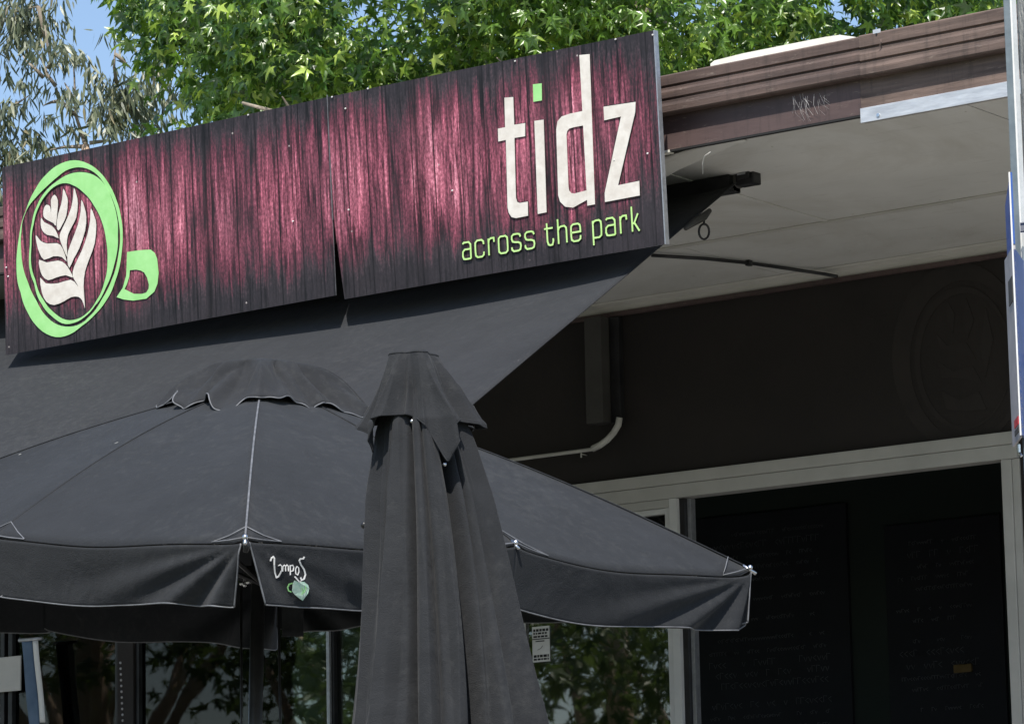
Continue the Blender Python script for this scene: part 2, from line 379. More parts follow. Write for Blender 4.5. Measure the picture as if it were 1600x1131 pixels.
# gutter, ribbed front
def gprof(e=0, zb=3.577, zt=3.738):
    y0 = YF-.048-e
    return [(YF-.002, zb), (y0+.006, zb), (y0, zb+.006), (y0-.001, zb+.030), (y0+.003, zb+.044), (y0+.003, zb+.052), (y0+.011, zb+.056), (y0+.011, zb+.060),
            (y0+.001, zb+.064), (y0+.000, zb+.088), (y0+.004, zb+.098), (y0+.004, zb+.106), (y0+.012, zb+.110), (y0+.012, zb+.114), (y0+.001, zb+.118),
            (y0-.001, zt-.006), (y0+.005, zt), (y0+.02, zt), (y0+.022, zt-.012), (YF-.002, zt-.03)]
MB().prism_x(gprof(), XL, xj+.03).build('gutter', 'gutter', B)
MB().prism_x(gprof(.003, 3.574, 3.741), xj+.031, XR).build('gutter', 'gutter_old', B)
# roof sheet
MB().box(XL, XR, YF, 20.3, 3.60, 3.705).build('roof', 'roof', B)
# outer walls of the shop
MB().box(XL, XL+.12, YW+.13, 20.2, ZV, 3.59).build('side_wall', 'wall', B)
MB().box(XR-.12, XR, YW+.13, 20.2, ZV, 3.59).build('side_wall', 'wall', B)
MB().box(XL, XR, 20.203, 20.32, ZV, 3.59).build('rear_wall', 'wall', B)
# front wall above the openings, piers beside them
ZH = 2.525*WK   # top of head trim
DX0, DX1 = -9.865*WK, -8.096*WK      # door opening
MB().box(XL, XR, YW, YW+.12, ZH, ZS-.001).build('front_wall', 'wall', B)
MB().box(DX1+.09, XR, YW, YW+.12, ZV, ZH-.001).build('front_wall', 'wall', B)
# head trim, two steps
MB().bevbox(XL, DX1+.085, YW-.030, YW+.07, 2.468*WK, ZH-.001, .003).build('head_trim', 'frame', B)
MB().bevbox(XL, DX1+.085, YW-.022, YW+.07, 2.402*WK, 2.4665*WK, .003).build('door_head', 'frame', B)
MB().bevbox(DX1, DX1+.052, YW-.02, YW+.08, ZV, 2.4005*WK, .003).build('door_jamb', 'frame', B)
MB().bevbox(DX1+.0535, DX1+.09, YW-.012, YW+.08, ZV, 2.4005*WK, .003).build('door_jamb', 'frame', B)
MB().bevbox(DX0-.045, DX0, YW-.02, YW+.08, ZV, 2.4005*WK, .003).build('door_jamb', 'white_frame', B)
MB().bevbox(DX0+.03, DX0+.052, YW+.03, YW+.07, ZV, 2.40*WK, .002).build('door_track', 'edge_metal', B)
MB().bevbox(DX0+.001, DX0+.0285, YW+.005, YW+.08, ZV, 2.40*WK, .002).build('door_seal', 'black_metal', B)
# windows
def window(x0, x1, zt, fm, fw_=.04, z0=.35):
    f = MB()
    f.bevbox(x0, x0+fw_, YW-.012, YW+.05, z0, zt, .003).bevbox(x1-fw_, x1, YW-.012, YW+.05, z0, zt, .003)
    f.bevbox(x0+fw_+.0005, x1-fw_-.0005, YW-.010, YW+.05, zt-fw_, zt-.001, .003).bevbox(x0+fw_+.0005, x1-fw_-.0005, YW-.010, YW+.05, z0+.001, z0+fw_, .003)
    w = f.build('window', fm, B)
    MB().box(x0+fw_+.001, x1-fw_-.001, YW+.018, YW+.024, z0+fw_+.001, zt-fw_-.001).build('pane', 'glass' if x0 > -11.2 else 'glass_dark', w)
    return w
window(-10.83*WK, DX0-.047, 2.36*WK, 'white_frame', .028)
MB().bevbox(-10.83*WK, DX0-.046, YW-.018, YW+.06, 2.3605*WK, 2.4005*WK, .002).build('window_head', 'frame', B)
for (a, b, fwd) in ((-12.022, -10.86, .02), (-13.36, -12.026, .02), (-14.30, -13.48, .03), (-15.8, -14.33, .03)):
    window(a*WK, b*WK, 2.40*WK, 'black_metal', fwd)
MB().bevbox(-13.478*WK, -13.362*WK, YW-.03, YW+.06, ZV, 2.40*WK, .004).build('window_pier', 'wall', B)
MB().bevbox(-12.034*WK, -12.014*WK, YW-.032, YW-.014, ZV, 2.40*WK, .002).build('mullion', 'edge_metal', B)
MB().box(-18.9, -9.92, YW-.005, YW+.1, ZV, .348).build('window_sill', 'wall', B)
# room inside
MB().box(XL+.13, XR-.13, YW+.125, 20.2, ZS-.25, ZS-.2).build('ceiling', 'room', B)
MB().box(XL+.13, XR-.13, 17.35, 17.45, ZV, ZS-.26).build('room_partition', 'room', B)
def wq(x, y): p = onY(x, y, YW-.002); return p
def mural(name, pts, closed=True):
    L = [wq(*p) for p in pts]; a = sum(L[i][0]*L[(i+1) % len(L)][2]-L[(i+1) % len(L)][0]*L[i][2] for i in range(len(L)))
    return MB().prism(L if a > 0 else L[::-1], (0, -.0015, 0)).build(name, 'ghost', B)
def mural_ring(c, ro, ri, sh):
    mb = MB(); vs = []; n = 60
    for k in range(n):
        a = 2*math.pi*k/n
        for (r, d) in ((ro, (0, 0)), (ri, sh)):
            p = wq(c[0]+d[0]+r[0]*math.cos(a), c[1]+d[1]+r[1]*math.sin(a)); vs += [p, p-np.array([0, .0015, 0])]
    fs = []
    for k in range(n):
        a, b = 4*k, 4*((k+1) % n); fs += [(a+1, a+3, b+3, b+1), (a, b, b+2, a+2), (a, a+1, b+1, b), (a+2, b+2, b+3, a+3)]
    return mb.add(vs, fs).build('mural_ring', 'ghost', B)
mural_ring((1500, 556), (106, 146), (88, 124), (10, 6)); mural_ring((1505, 560), (76, 112), (70, 104), (3, 2))
for fp in ([(1462, 520), (1480, 540), (1510, 535), (1525, 560), (1500, 552), (1470, 545)], [(1466, 565), (1490, 580), (1520, 572), (1535, 598), (1500, 590), (1472, 590)], [(1470, 610), (1500, 625), (1530, 612), (1542, 640), (1510, 642), (1480, 640)],
           [(1480, 470), (1492, 490), (1490, 520), (1480, 500)], [(1510, 466), (1522, 500), (1512, 530), (1504, 500)], [(1540, 480), (1552, 530), (1540, 590), (1532, 540)]): mural('mural_leaf', fp)
# boxed downpipe and drain pipe
MB().bevbox(-10.326*WK, -10.226*WK, YW-.10, YW-.001, 2.80*WK, ZS-.08, .004).build('downpipe_box', 'darkbox', B)
MB().bevbox(-10.222*WK, -10.165*WK, YW-.035, YW-.001, 2.80*WK, ZS-.08, .003).build('downpipe_box', 'black_metal', B)
def pw(x, y, Y=YW-.05): return onY(x, y, Y)
pp = [pw(968, 652), pw(966, 664), pw(959, 676), pw(949, 687), pw(938, 695), pw(926, 701)]
MB().tube(pp, .0165, 10).build('pipe_elbow', 'pvc', B, True)
MB().tube([pw(930, 700), pw(925, 702), pw(780, 721), pw(640, 741)], .0095, 10).build('drain_pipe', 'pvc', B, True)
q = pw(908, 706); MB().tube([q+np.array([0, 0, -.002]), q+np.array([0, 0, -.028])], .004, 6).tube([q+np.array([0, 0, -.010]), q+np.array([0, .05, -.012])], .003, 6).build('pipe_clip', 'pvc', B, True)
# conduit over the soffit near the wall
cc = [onZ(1018, 399, ZS-.02), onZ(1100, 404, ZS-.016), onZ(1170, 411, ZS-.014), onZ(1240, 421, ZS-.012), onY(1290, 428.5, YW-.062), onY(1308, 432, YW-.060)]
MB().tube(cc, .0085, 8).build('conduit', 'black_metal', B, True)
MB().bevbox(cc[2][0]-.012, cc[2][0]+.012, cc[2][1]-.015, cc[2][1]+.015, ZS-.028, ZS-.001, .003).build('conduit_clip', 'black_metal', B)
# silver flashing bar under the fascia
a0, a1 = onY(1345, 193, YF-.012), onY(1345, 170, YF-.012)
MB().bevbox(a0[0], XR, YF-.014, YF-.003, a0[2], a1[2], .0015).build('flashing_bar', 'alu', B)
b0 = onY(1372, 180, YF-.016)
MB().tube([(b0[0], YF-.018, b0[2]), (b0[0], YF-.0145, b0[2])], .0075, 10).build('rivet', 'chrome', B)
# thin dark shadow gap bead
MB().box(XL, XR, YF-.001, YF+.02, 3.428, 3.4362).build('soffit_trim', 'dark', B)
# clip on the gutter and curled paint
cz = onY(1370, 54, YF-.05); MB().bevbox(cz[0]-.017, cz[0]+.017, YF-.052, YF-.048, 3.735, cz[2]+.02, .001).build('gutter_clip', 'alu', B)
MB().tube([(cz[0], YF-.055, cz[2]), (cz[0], YF-.0515, cz[2])], .004, 8).build('clip_screw', 'black_metal', B)
rp = onY(1376, 62, YF-.055); MB().tube([rp, rp+np.array([.004, -.004, -.012]), rp+np.array([-.004, -.003, -.03])], .0025, 5).build('rust_flake', 'gutter_old', B)
# torn soffit lining hanging behind the sign's right end
P = []
for i in range(15):
    s = i/14; row = []
    for j in range(7):
        t = j/6
        x = -8.60+s*.62; y = 12.33+t*.30*(1-.75*s)+.02
        z = ZS-.006-.10*math.sin(math.pi*min(1, .12+t*.8))*(1-s)**1.2*(1+.15*math.sin(7*s+3*t))-.01*math.sin(9*t+4*s)*(1-s)
        row.append((x, y, z))
    P.append(row)
MB().grid(P).build('loose_lining', 'soffit', B, True, solid=.003)
lw = onZ(1100, 243, ZS-.03); MB().tube([onY(1110, 238, 12.25), onY(1101, 244, 12.26), onY(1098, 255, 12.27), onY(1098, 272, 12.28)], .0022, 6).build('loose_wire', 'pvc', B, True)
MB().bevbox(-8.36, -8.24, YF-.004, YF+.03, 3.425, 3.4365, .002).build('broken_trim', 'cream', B)

# cream hatch / vent cowl on the roof edge
RH = empty('roof_vent', (-7.7, 12.95, 3.705), 'long cream plastic vent cover lying on the roof just behind the gutter', 'vent')
pl = [(1109, 112), (1110, 100), (1116, 95), (1160, 84), (1235, 69), (1290, 58), (1312, 55), (1335, 58), (1368, 67), (1368, 80)]
pts = [onY(x, y, 12.9) for x, y in pl]
lo = min(q[2] for q in pts); pts = [np.array([q[0], 12.9, max(q[2], 3.70)]) for q in pts]
pts[0][2] = pts[-1][2] = 3.706
MB().prism(pts, (0, .45, 0)).build('vent_cover', 'cream', RH)
zz = onY(1180, 98, 12.9)
MB().bevbox(zz[0]-.10, zz[0]+.07, 12.885, 12.8985, zz[2]-.004, zz[2]+.010, .002).build('vent_lip', 'cream', RH)
for xx, w in ((1272, .026), (1288, .007), (1303, .012), (1245, .018)):
    q = onY(xx, 82-(xx-1245)*.16, 12.9); MB().bevbox(q[0]-w, q[0]+w, 12.893, 12.8985, q[2]-.004, q[2]+.004, .001).build('vent_slot', 'dark', RH)

# cobweb on the fascia
WB = MB()
r2 = random.Random(4); c0 = onY(1262, 152, YF-.02)
for k in range(26):
    x, y = 1238+r2.random()*50, 146+r2.random()*18; ang = r2.uniform(.9, 2.0); L = r2.uniform(10, 34)
    x2, y2 = x+math.cos(ang)*L*.6+6, y+math.sin(ang)*L
    p0, p1 = onY(x, y, YF-.012-r2.random()*.03), onY(x2, min(y2, 190), YF-.008); m_ = (p0+p1)/2+np.array([r2.uniform(-.012, .012), -.008, -.004])
    WB.tube([p0, m_, p1], r2.choice((.0003, .0004, .0007)), 4)
tag(WB.build('cobweb', 'web'), 'dusty torn cobweb strands hanging on the brown fascia under the gutter', 'cobweb')

# ------------------------------------------------------------------ cafe sign
YS = 12.05
s_tr = onY(1022, 48, YS-.045); s_br = onY(1040, 382, YS)
vv = s_tr-s_br; vv[0] = 0; vv /= np.linalg.norm(vv); sn = np.cross(vv, np.array([1., 0, 0])); sn = sn if sn[1] < 0 else -sn
S0 = s_br.copy()
def su(x, y):       # photo pixel -> sign coordinates (metres from lower right corner; along, up)
    p = onP(x, y, S0, sn); return np.array([(p-S0)[0], np.dot(p-S0, vv)])
def sp_(u, v, off=0): return S0+np.array([u, 0, 0])+vv*v+sn*off
c_tl, c_bl, c_tr, c_br = su(4, 262), su(10, 555), su(1022, 48), su(1040, 382)
SG = empty('cafe_sign', sp_(c_bl[0]/2, 0), 'long board sign with dark red plank print, green coffee cup and white tidz lettering', 'sign')
SGrot = Matrix(((1, 0, 0), (0, vv[1], vv[2]), (0, vv[2], -vv[1]))) if False else None
SEAMS = [float(su(x, y)[0]) for x, y in ((325, 340), (186, 380), (653, 250), (858, 220))]
M['print'] = sign_print()
# panels are built in their own frame (x along, z up) so the print follows the board
ux = np.array([1., 0, 0]); MW = Matrix(((1, -0, 0, S0[0]), (0, -sn[1], vv[1], S0[1]), (0, -sn[2], vv[2], S0[2]), (0, 0, 0, 1)))
def panel(name, poly, bend=None):
    bm = bmesh.new(); vs = []
    # grid in u,v so the board can bow a little
    NU, NV = 24, 12; g = []
    (u0b, u1b, u0t, u1t, v0l, v0r, v1l, v1r, kink) = poly
    me = MB(); rows = []
    for i in range(NV+1):
        t = i/NV; row = []
        for j in range(NU+1):
            s = j/NU
            ub = u0b+(u1b-u0b)*s; ut = u0t+(u1t-u0t)*s
            u = ub+(ut-ub)*t
            if kink and t < .38 and s < .5: u += kink*(1-t/.38)*(1-s*2)
            vb = v0l+(v0r-v0l)*s; vt = v1l+(v1r-v1l)*s
            v = vb+(vt-vb)*t
            row.append((u, bend(s, t) if bend else 0, v))
        rows.append(row)
    me.grid(rows)
    o = me.build(name, 'print', None, False)
    md = o.modifiers.new('thickness', 'SOLIDIFY'); md.thickness = .004; md.offset = 1
    me_ = o.data; me_.materials.append(M['edge_metal']); md.material_offset_rim = 1
    o.matrix_world = MW; o.parent = SG; o.matrix_parent_inverse = SG.matrix_world.inverted()
    return o
us = su(521, 250)[0]; ut_ = su(517, 150)[0]
bl1 = su(526, 463); br1 = su(533, 466)
uj = su(521, 345)[0]
panel('sign_panel', (c_bl[0], uj-.002, c_tl[0], uj-.002, c_bl[1], bl1[1]+.004, c_tl[1], su(519, 151)[1], 0), lambda s, t: -.0025*math.sin(math.pi*s)*(1-t))
panel('sign_panel', (uj+.002, 0, uj+.002, c_tr[0], br1[1]-.004, 0, su(519, 151)[1], c_tr[1], .030), lambda s, t: (.016*(1-t)**2*(1-s)**3)-.002*math.sin(math.pi*s)*t)
# frame rails behind the board
def rail(u0, u1, v0, v1, name='sign_frame', m='edge_metal', y0=.008, y1=.03):
    o = MB().box(u0, u1, y0, y1, v0, v1).build(name, m, None); o.matrix_world = MW; o.parent = SG; o.matrix_parent_inverse = SG.matrix_world.inverted(); return o
rail(c_bl[0]+.03, -.03, .80, .84); rail(c_bl[0]+.03, uj-.08, .12, .16); rail(uj+.10, -.03, .12, .16)
o = MB().add([(-.0005, -.006, 0), (.005, -.006, 0), (.005, .02, 0), (-.0005, .02, 0), (c_tr[0]-.0005, -.006, c_tr[1]), (c_tr[0]+.005, -.006, c_tr[1]), (c_tr[0]+.005, .02, c_tr[1]), (c_tr[0]-.0005, .02, c_tr[1])],
    [(0, 3, 2, 1), (4, 5, 6, 7), (0, 1, 5, 4), (1, 2, 6, 5), (2, 3, 7, 6), (3, 0, 4, 7)]).build('end_trim', 'edge_metal', None)
o.matrix_world = MW; o.parent = SG; o.matrix_parent_inverse = SG.matrix_world.inverted()
rail(uj-.0025, uj+.0003, .34, .885, 'joint_highlight', 'piping', -.0055, .0)  # pale strip puts the thin highlight of the panel joint in as colour
rail(-2.9, -2.86, .5, .78, 'sign_bracket', 'black_metal', .0305, .14); rail(-.9, -.86, .5, .78, 'sign_bracket', 'black_metal', .0305, .14); rail(-2.0, -1.96, .5, .78, 'sign_bracket', 'black_metal', .0305, .14)

Z2 = 3.3275; Z3 = 2.63
def q2(x, y): return su(x/Z2, 220+y/Z2)
def q3(x, y): return su(680+x/Z3, 30+y/Z3)
FACE = .0085
def onface(off): return lambda u, v, d: sp_(u, v, FACE+off+d)
def poly(name, pts, m, off=0, th=.0012):
    base = [sp_(p[0], p[1], FACE+off) for p in pts]
    # keep the outside facing the viewer
    a = sum(pts[i][0]*pts[(i+1) % len(pts)][1]-pts[(i+1) % len(pts)][0]*pts[i][1] for i in range(len(pts)))
    if a < 0: base = base[::-1]
    return MB().prism(base[::-1], sn*th).build(name, m, SG)
def smooth_loop(pts, n=4):
    p = [np.array(q, float) for q in pts]; out = []; N = len(p)
    for i in range(N):
        a, b, c, d = p[i-1], p[i], p[(i+1) % N], p[(i+2) % N]
        for k in range(n):
            t = k/n; out.append(.5*((2*b)+(-a+c)*t+(2*a-5*b+4*c-d)*t*t+(-a+3*b-3*c+d)*t**3))
    return out
def grow(pts, g):
    p = [np.array(q) for q in pts]; n = len(p); out = []
    area = sum(p[i][0]*p[(i+1) % n][1]-p[(i+1) % n][0]*p[i][1] for i in range(n)); sgn = 1 if area > 0 else -1
    for i in range(n):
        d = p[(i+1) % n]-p[i-1]; d = d/(np.linalg.norm(d)+1e-9); out.append(p[i]+np.array([d[1], -d[0]])*g*sgn)
    return out
# tidz
t_ = [(290, 325), (326, 322), (330, 436), (375, 429), (375, 483), (331, 490), (337, 735), (342, 752), (352, 757), (386, 751), (387, 809), (338, 819), (320, 815), (308, 798), (303, 775), (296, 498), (265, 505), (263, 452), (293, 446)]
i_ = [(413, 420), (451, 415), (463, 795), (427, 802)]
dot = [(407, 270), (443, 266), (444, 336), (409, 342)]
z_ = [(697, 362), (829, 342), (827, 385), (757, 684), (844, 666), (846, 726), (703, 753), (702, 715), (769, 402), (700, 418)]
for nm, pl_, mt in (('letter', t_, 'letter'), ('letter', i_, 'letter'), ('letter', z_, 'letter')):
    pts = [q3(*p) for p in pl_]
    poly('letter_outline', grow(pts, .0035), 'outline', -.0011, .0009); poly(nm, pts, mt)
poly('letter_dot', [q3(*p) for p in dot], 'green')
dl = MB(); 
outer = [(610.2, 380), (560, 390), (525, 402), (508, 422), (503, 455), (511, 725), (519, 752), (540, 772), (572, 776), (629.3, 744)]
inner = [(613.3, 439), (575, 446), (556, 452), (548, 462), (545, 478), (553, 690), (556, 706), (564, 716), (578, 718), (627.4, 705)]
strip_solid(dl, [q3(*p) for p in outer], [q3(*p) for p in inner], onface(0), .0012)
dl.build('letter_bowl', 'letter', SG)
poly('letter', [q3(*p) for p in [(598, 150), (640, 146), (662, 762), (631, 768)]], 'letter', 0)
# across the park
font = {
 'a': ([[(.08, .92), (.2, 1), (.75, 1), (.95, .85), (.95, .0)], [(.95, .58), (.3, .58), (.08, .46), (.05, .2), (.15, .03), (.4, 0), (.95, 0)]]),
 'c': ([[(.95, .72), (.93, .88), (.75, 1), (.28, 1), (.07, .88), (.05, .7), (.05, .3), (.08, .1), (.28, 0), (.75, 0), (.93, .1), (.95, .28)]]),
 'r': ([[(.1, 0), (.1, 1)], [(.1, .7), (.2, .9), (.45, 1), (.95, 1), (.98, .75)]]),
 'o': ([[(.5, 1), (.25, 1), (.07, .9), (.05, .7), (.05, .3), (.07, .1), (.25, 0), (.75, 0), (.93, .1), (.95, .3), (.95, .7), (.93, .9), (.75, 1), (.5, 1)]]),
 's': ([[(.95, .8), (.88, .95), (.7, 1), (.25, 1), (.07, .9), (.05, .72), (.15, .57), (.35, .53), (.7, .5), (.92, .42), (.97, .25), (.9, .06), (.7, 0), (.22, 0), (.05, .1), (.03, .25)]]),
 't': ([[(.3, 1.32), (.3, .25), (.4, .05), (.6, 0), (.85, .02), (.95, .2), (.95, .38)], [(0, 1), (.95, 1)]]),
 'h': ([[(.06, 0), (.06, 1.45)], [(.06, .75), (.2, .95), (.45, 1), (.75, 1), (.93, .88), (.95, .7), (.95, 0)]]),
 'e': ([[(.05, .52), (.95, .52), (.95, .75), (.9, .92), (.72, 1), (.27, 1), (.08, .9), (.05, .7), (.05, .3), (.08, .1), (.28, 0), (.72, 0), (.92, .1), (.95, .3)]]),
 'p': ([[(.06, -.42), (.06, 1)], [(.06, .8), (.2, .96), (.4, 1), (.72, 1), (.92, .9), (.95, .7), (.95, .3), (.92, .1), (.72, 0), (.06, 0)]]),
 'k': ([[(.06, 0), (.06, 1.45)], [(.06, .42), (.35, .5), (.85, 1)], [(.35, .5), (.95, -.02)]]),
}
def qt(x, y): return su(710+x/5.16, 330+y/5.16)
b0_, b1_ = qt(76, 402), qt(1505, 166)
xh = (qt(76, 252)-b0_)[1]*.97
runs = [('a', 78, 150), ('c', 180, 256), ('r', 286, 338), ('o', 368, 448), ('s', 474, 553), ('s', 582, 662), ('t', 742, 815), ('h', 848, 924), ('e', 952, 1036), ('p', 1128, 1204), ('a', 1232, 1314), ('r', 1348, 1406), ('k', 1444, 1508)]
for ch, xa, xb in runs:
    yb = 402-(xa-76)*.165; ua = qt(xa, yb)[0]; ub = qt(xb, yb)[0]
    f_ = (ua-b0_[0])/(b1_[0]-b0_[0]); vb_ = b0_[1]+(b1_[1]-b0_[1])*f_
    lm = MB(); om = MB()
    for k, st in enumerate(font[ch]):
        pts = [(ua+(ub-ua)*p[0], vb_+.004+xh*p[1]*.93) for p in st]
        L_, R_ = ribbon(pts, .0072); strip_solid(lm, L_, R_, onface(.0004*k), .0012)
        L_, R_ = ribbon(pts, .0115); strip_solid(om, L_, R_, onface(-.0016+.0002*k), .0009)
    om.build('letter_outline', 'outline', SG); lm.build('small_letter', 'lime', SG)
# cup
def ring(name, outer, inner, off, m='green', cen=(370, 560)):
    def polar(pts):
        L = sorted(((math.atan2(p[1]-cen[1], p[0]-cen[0]), math.hypot(p[0]-cen[0], p[1]-cen[1])) for p in pts)); return L
    def samp(L, a):
        n = len(L)
        for i in range(n):
            a0, r0 = L[i]; a1, r1 = L[(i+1) % n]
            if i == n-1: a1 += 2*math.pi
            aa = a if a >= a0 else a+2*math.pi
            if a0 <= aa <= a1:
                rm, rp_ = L[i-1][1], L[(i+2) % n][1]; t = (aa-a0)/(a1-a0)
                return .5*((2*r0)+(-rm+r1)*t+(2*rm-5*r0+4*r1-rp_)*t*t+(-rm+3*r0-3*r1+rp_)*t**3)
        return L[0][1]
    o_, i_l = polar(outer), polar(inner); A, Bq = [], []
    for k in range(120):
        a = -math.pi+1e-4+2*math.pi*k/120; ro = samp(o_, a); ri = min(samp(i_l, a), ro-2.5)
        A.append(q2(cen[0]+ro*math.cos(a), cen[1]+ro*math.sin(a))); Bq.append(q2(cen[0]+ri*math.cos(a), cen[1]+ri*math.sin(a)))
    mb = MB(); strip_solid(mb, A, Bq, onface(off), .0010, True); return mb.build(name, m, SG)
E1o = [(93, 640), (105, 510), (140, 370), (185, 265), (250, 175), (320, 122), (400, 103), (470, 123), (520, 160), (575, 230), (612, 310), (636, 400), (645, 500), (638, 600), (610, 720), (560, 830), (500, 905), (430, 965), (375, 1005), (310, 1022), (250, 1005), (200, 965), (150, 890), (115, 790)]
E1i = [(118, 590), (118, 480), (130, 400), (155, 345), (200, 290), (250, 240), (300, 195), (360, 152), (430, 140), (500, 168), (555, 235), (598, 320), (622, 410), (632, 500), (622, 600), (590, 720), (540, 820), (470, 915), (420, 955), (370, 967), (310, 958), (250, 915), (195, 830), (150, 730)]
E2o = [(162, 560), (172, 440), (200, 340), (245, 265), (300, 215), (360, 178), (430, 165), (500, 183), (555, 235), (595, 320), (615, 400), (620, 500), (603, 640), (560, 760), (500, 860), (450, 915), (400, 945), (340, 952), (280, 915), (225, 850), (185, 740)]
E2i = [(170, 560), (182, 440), (208, 350), (250, 280), (300, 235), (345, 222), (385, 232), (440, 270), (500, 345), (540, 430), (560, 520), (567, 620), (552, 730), (510, 830), (455, 900), (400, 930), (345, 930), (290, 895), (235, 830), (190, 720)]
ring('cup_ring_shade', [(370+(x-370)*1.015, 560+(y-560)*1.012) for x, y in E2o], [(370+(x-370)*.985, 560+(y-560)*.985) for x, y in E2i], -.0013, 'outline')
ring('cup_ring', E1o, E1i, 0); ring('cup_ring', E2o, E2i, .0006)
ho = [(668, 580), (735, 570), (790, 567), (812, 585), (824, 615), (832, 690), (826, 745), (810, 785), (768, 822), (700, 832), (650, 826), (614, 814), (646, 765), (664, 700)]
hi = [(683, 674), (715, 671), (740, 676), (757, 686), (772, 712), (782, 750), (780, 770), (768, 790), (745, 797), (704, 797), (682, 786), (655, 772), (667, 748), (679, 710)]
mb = MB(); strip_solid(mb, [q2(*p) for p in ho], [q2(*p) for p in hi], onface(0), .0012, True); mb.build('cup_handle', 'green', SG)
fern = [
 [(290, 282), (308, 312), (306, 365), (298, 442), (286, 430), (262, 418), (240, 404), (232, 385), (236, 352), (250, 334), (268, 345), (272, 378), (274, 350), (272, 310)],
 [(337, 252), (352, 285), (360, 318), (352, 392), (330, 440), (312, 468), (302, 444), (310, 385), (326, 330), (333, 285)],
 [(392, 247), (405, 285), (412, 330), (404, 400), (380, 450), (361, 492), (354, 545), (357, 605), (336, 560), (318, 508), (324, 474), (350, 420), (378, 350), (388, 290)],
 [(431, 310), (447, 350), (456, 400), (450, 470), (420, 560), (392, 612), (368, 662), (358, 620), (362, 575), (384, 515), (412, 440), (427, 370)],
 [(480, 354), (498, 395), (508, 440), (500, 535), (474, 610), (450, 680), (442, 760), (449, 872), (432, 805), (408, 745), (386, 705), (394, 655), (432, 575), (462, 490), (477, 410)],
 [(222, 402), (236, 424), (276, 444), (298, 470), (312, 508), (286, 496), (252, 490), (228, 468), (220, 438)],
 [(194, 492), (218, 522), (255, 536), (305, 534), (332, 560), (354, 628), (330, 606), (285, 602), (238, 620), (214, 585), (200, 540)],
 [(212, 620), (250, 634), (310, 624), (345, 640), (368, 672), (386, 712), (350, 700), (300, 712), (258, 726), (228, 702), (214, 660)],
 [(217, 713), (245, 742), (310, 742), (375, 724), (408, 752), (436, 800), (449, 866), (436, 832), (415, 812), (378, 814), (340, 836), (290, 855), (250, 838), (226, 790)]]
for k, fpts in enumerate(fern):
    pts = [q2(*p) for p in smooth_loop(fpts, 2)]
    poly('fern_shade', grow(pts, .003), 'outline', -.0013+.00002*k, .0007); poly('fern_leaf', pts, 'letter', .0001*k)
# screws
for (x, y) in ((519, 152), (575, 139), (805, 96), (962, 62), (1012, 240), (707, 298), (458, 346), (545, 328), (540, 170), (10, 418), (13, 432), (248, 208), (388, 180), (960, 250), (1020, 55)):
    p = onP(x, y, S0+sn*.008, sn); MB().tube([p, p+sn*.004], [.0042, .003], 8).build('screw', 'whitep', SG)

# ------------------------------------------------------------------ awning
k_ = 1.02
def awz(X, Y):
    z = .625*Y-4.556*k_
    s = (X+8.364)/(-4.2)             # 0 right edge, 1 by the sign's left end
    z += .10*max(0, s-.25)*1.2-.02*math.sin(math.pi*min(1, max(0, s)))*math.sin(math.pi*min(1, max(0, (12.8-Y)/2.9)))
    z -= .042*math.sin(math.pi*min(1, max(0, s)))**.7
    z += .002*math.sin(X*5.1+1.2*math.sin(Y*3))*math.sin(max(0, 12.8-Y)*1.5)
    return z
AW = empty('awning', (-11, 12.75, 3.2), 'large black fabric folding arm awning sloping down below the cafe sign', 'awning')
XA0, XA1, YA0, YA1 = -12.75, -8.364, 10.10, 12.93
P = [[(x, y, awz(x, y)) for y in np.linspace(YA1, YA0, 50)] for x in np.linspace(XA0, XA1, 90)]
MB().grid(P).build('awning_fabric', 'awning_cloth', AW, True, solid=.0015)
hm = MB(); 
hm.tube([(XA1, y, awz(XA1, y)+.0005) for y in np.linspace(YA1, YA0, 30)], .0028, 6); hm.build('side_hem', 'awning_cloth', AW, True)
MB().tube([(x, YA0, awz(x, YA0)-.015) for x in np.linspace(XA0, XA1, 12)], .022, 12).build('front_bar', 'black_metal', AW, True)
P = [[(x, YA0-.01+.012*math.sin(x*9)*t, awz(x, YA0)-.02-.07*t) for t in np.linspace(0, 1, 8)] for x in np.linspace(XA0, XA1, 120)]
MB().grid(P).build('awning_valance', 'awning_cloth', AW, True, solid=.0015)
zr = awz(-9, YA1)
MB().tube([(XA0, YA1+.03, 3.428), (XA1-.02, YA1+.03, 3.428)], .030, 14).build('roller', 'black_metal', AW, True)
MB().bevbox(XA0, XA1-.02, YA1-.03, YA1+.06, 3.40, 3.468, .005).build('cassette', 'black_metal', AW)
MB().tube([(-9.2, 12.75, 3.2), (-9.5, 11.2, 2.05), (-9.2, 10.15, 1.66)], .02, 8).build('folding_arm', 'black_metal', AW, True)
MB().tube([(-12.2, 12.75, 3.2), (-11.9, 11.2, 2.15), (-12.2, 10.15, 1.75)], .02, 8).build('folding_arm', 'black_metal', AW, True)
bc = onX(1160, 279, XA1+.01)
br = MB(); br.bevbox(bc[0]-.015, bc[0]+.075, bc[1]-.03, bc[1]+.03, bc[2]-.035, bc[2]+.035, .005)
br.bevbox(bc[0]+.0, bc[0]+.06, bc[1]-.045, bc[1]-.031, bc[2]-.012, bc[2]+.022, .003)
br.build('end_bracket', 'black_metal', AW)
MB().tube([(bc[0]-.05, bc[1]+.01, bc[2]+.004), (bc[0]-.016, bc[1]+.01, bc[2]+.004)], .042, 14).tube([(bc[0]-.0585, bc[1]+.01, bc[2]+.004), (bc[0]-.0505, bc[1]+.01, bc[2]+.004)], .048, 14).build('roller_collar', 'darkbox', AW, True)
MB().bevbox(bc[0]+.004, bc[0]+.045, bc[1]-.0485, bc[1]-.0455, bc[2]+.004, bc[2]+.014, .001).build('bracket_plate', 'edge_metal', AW)
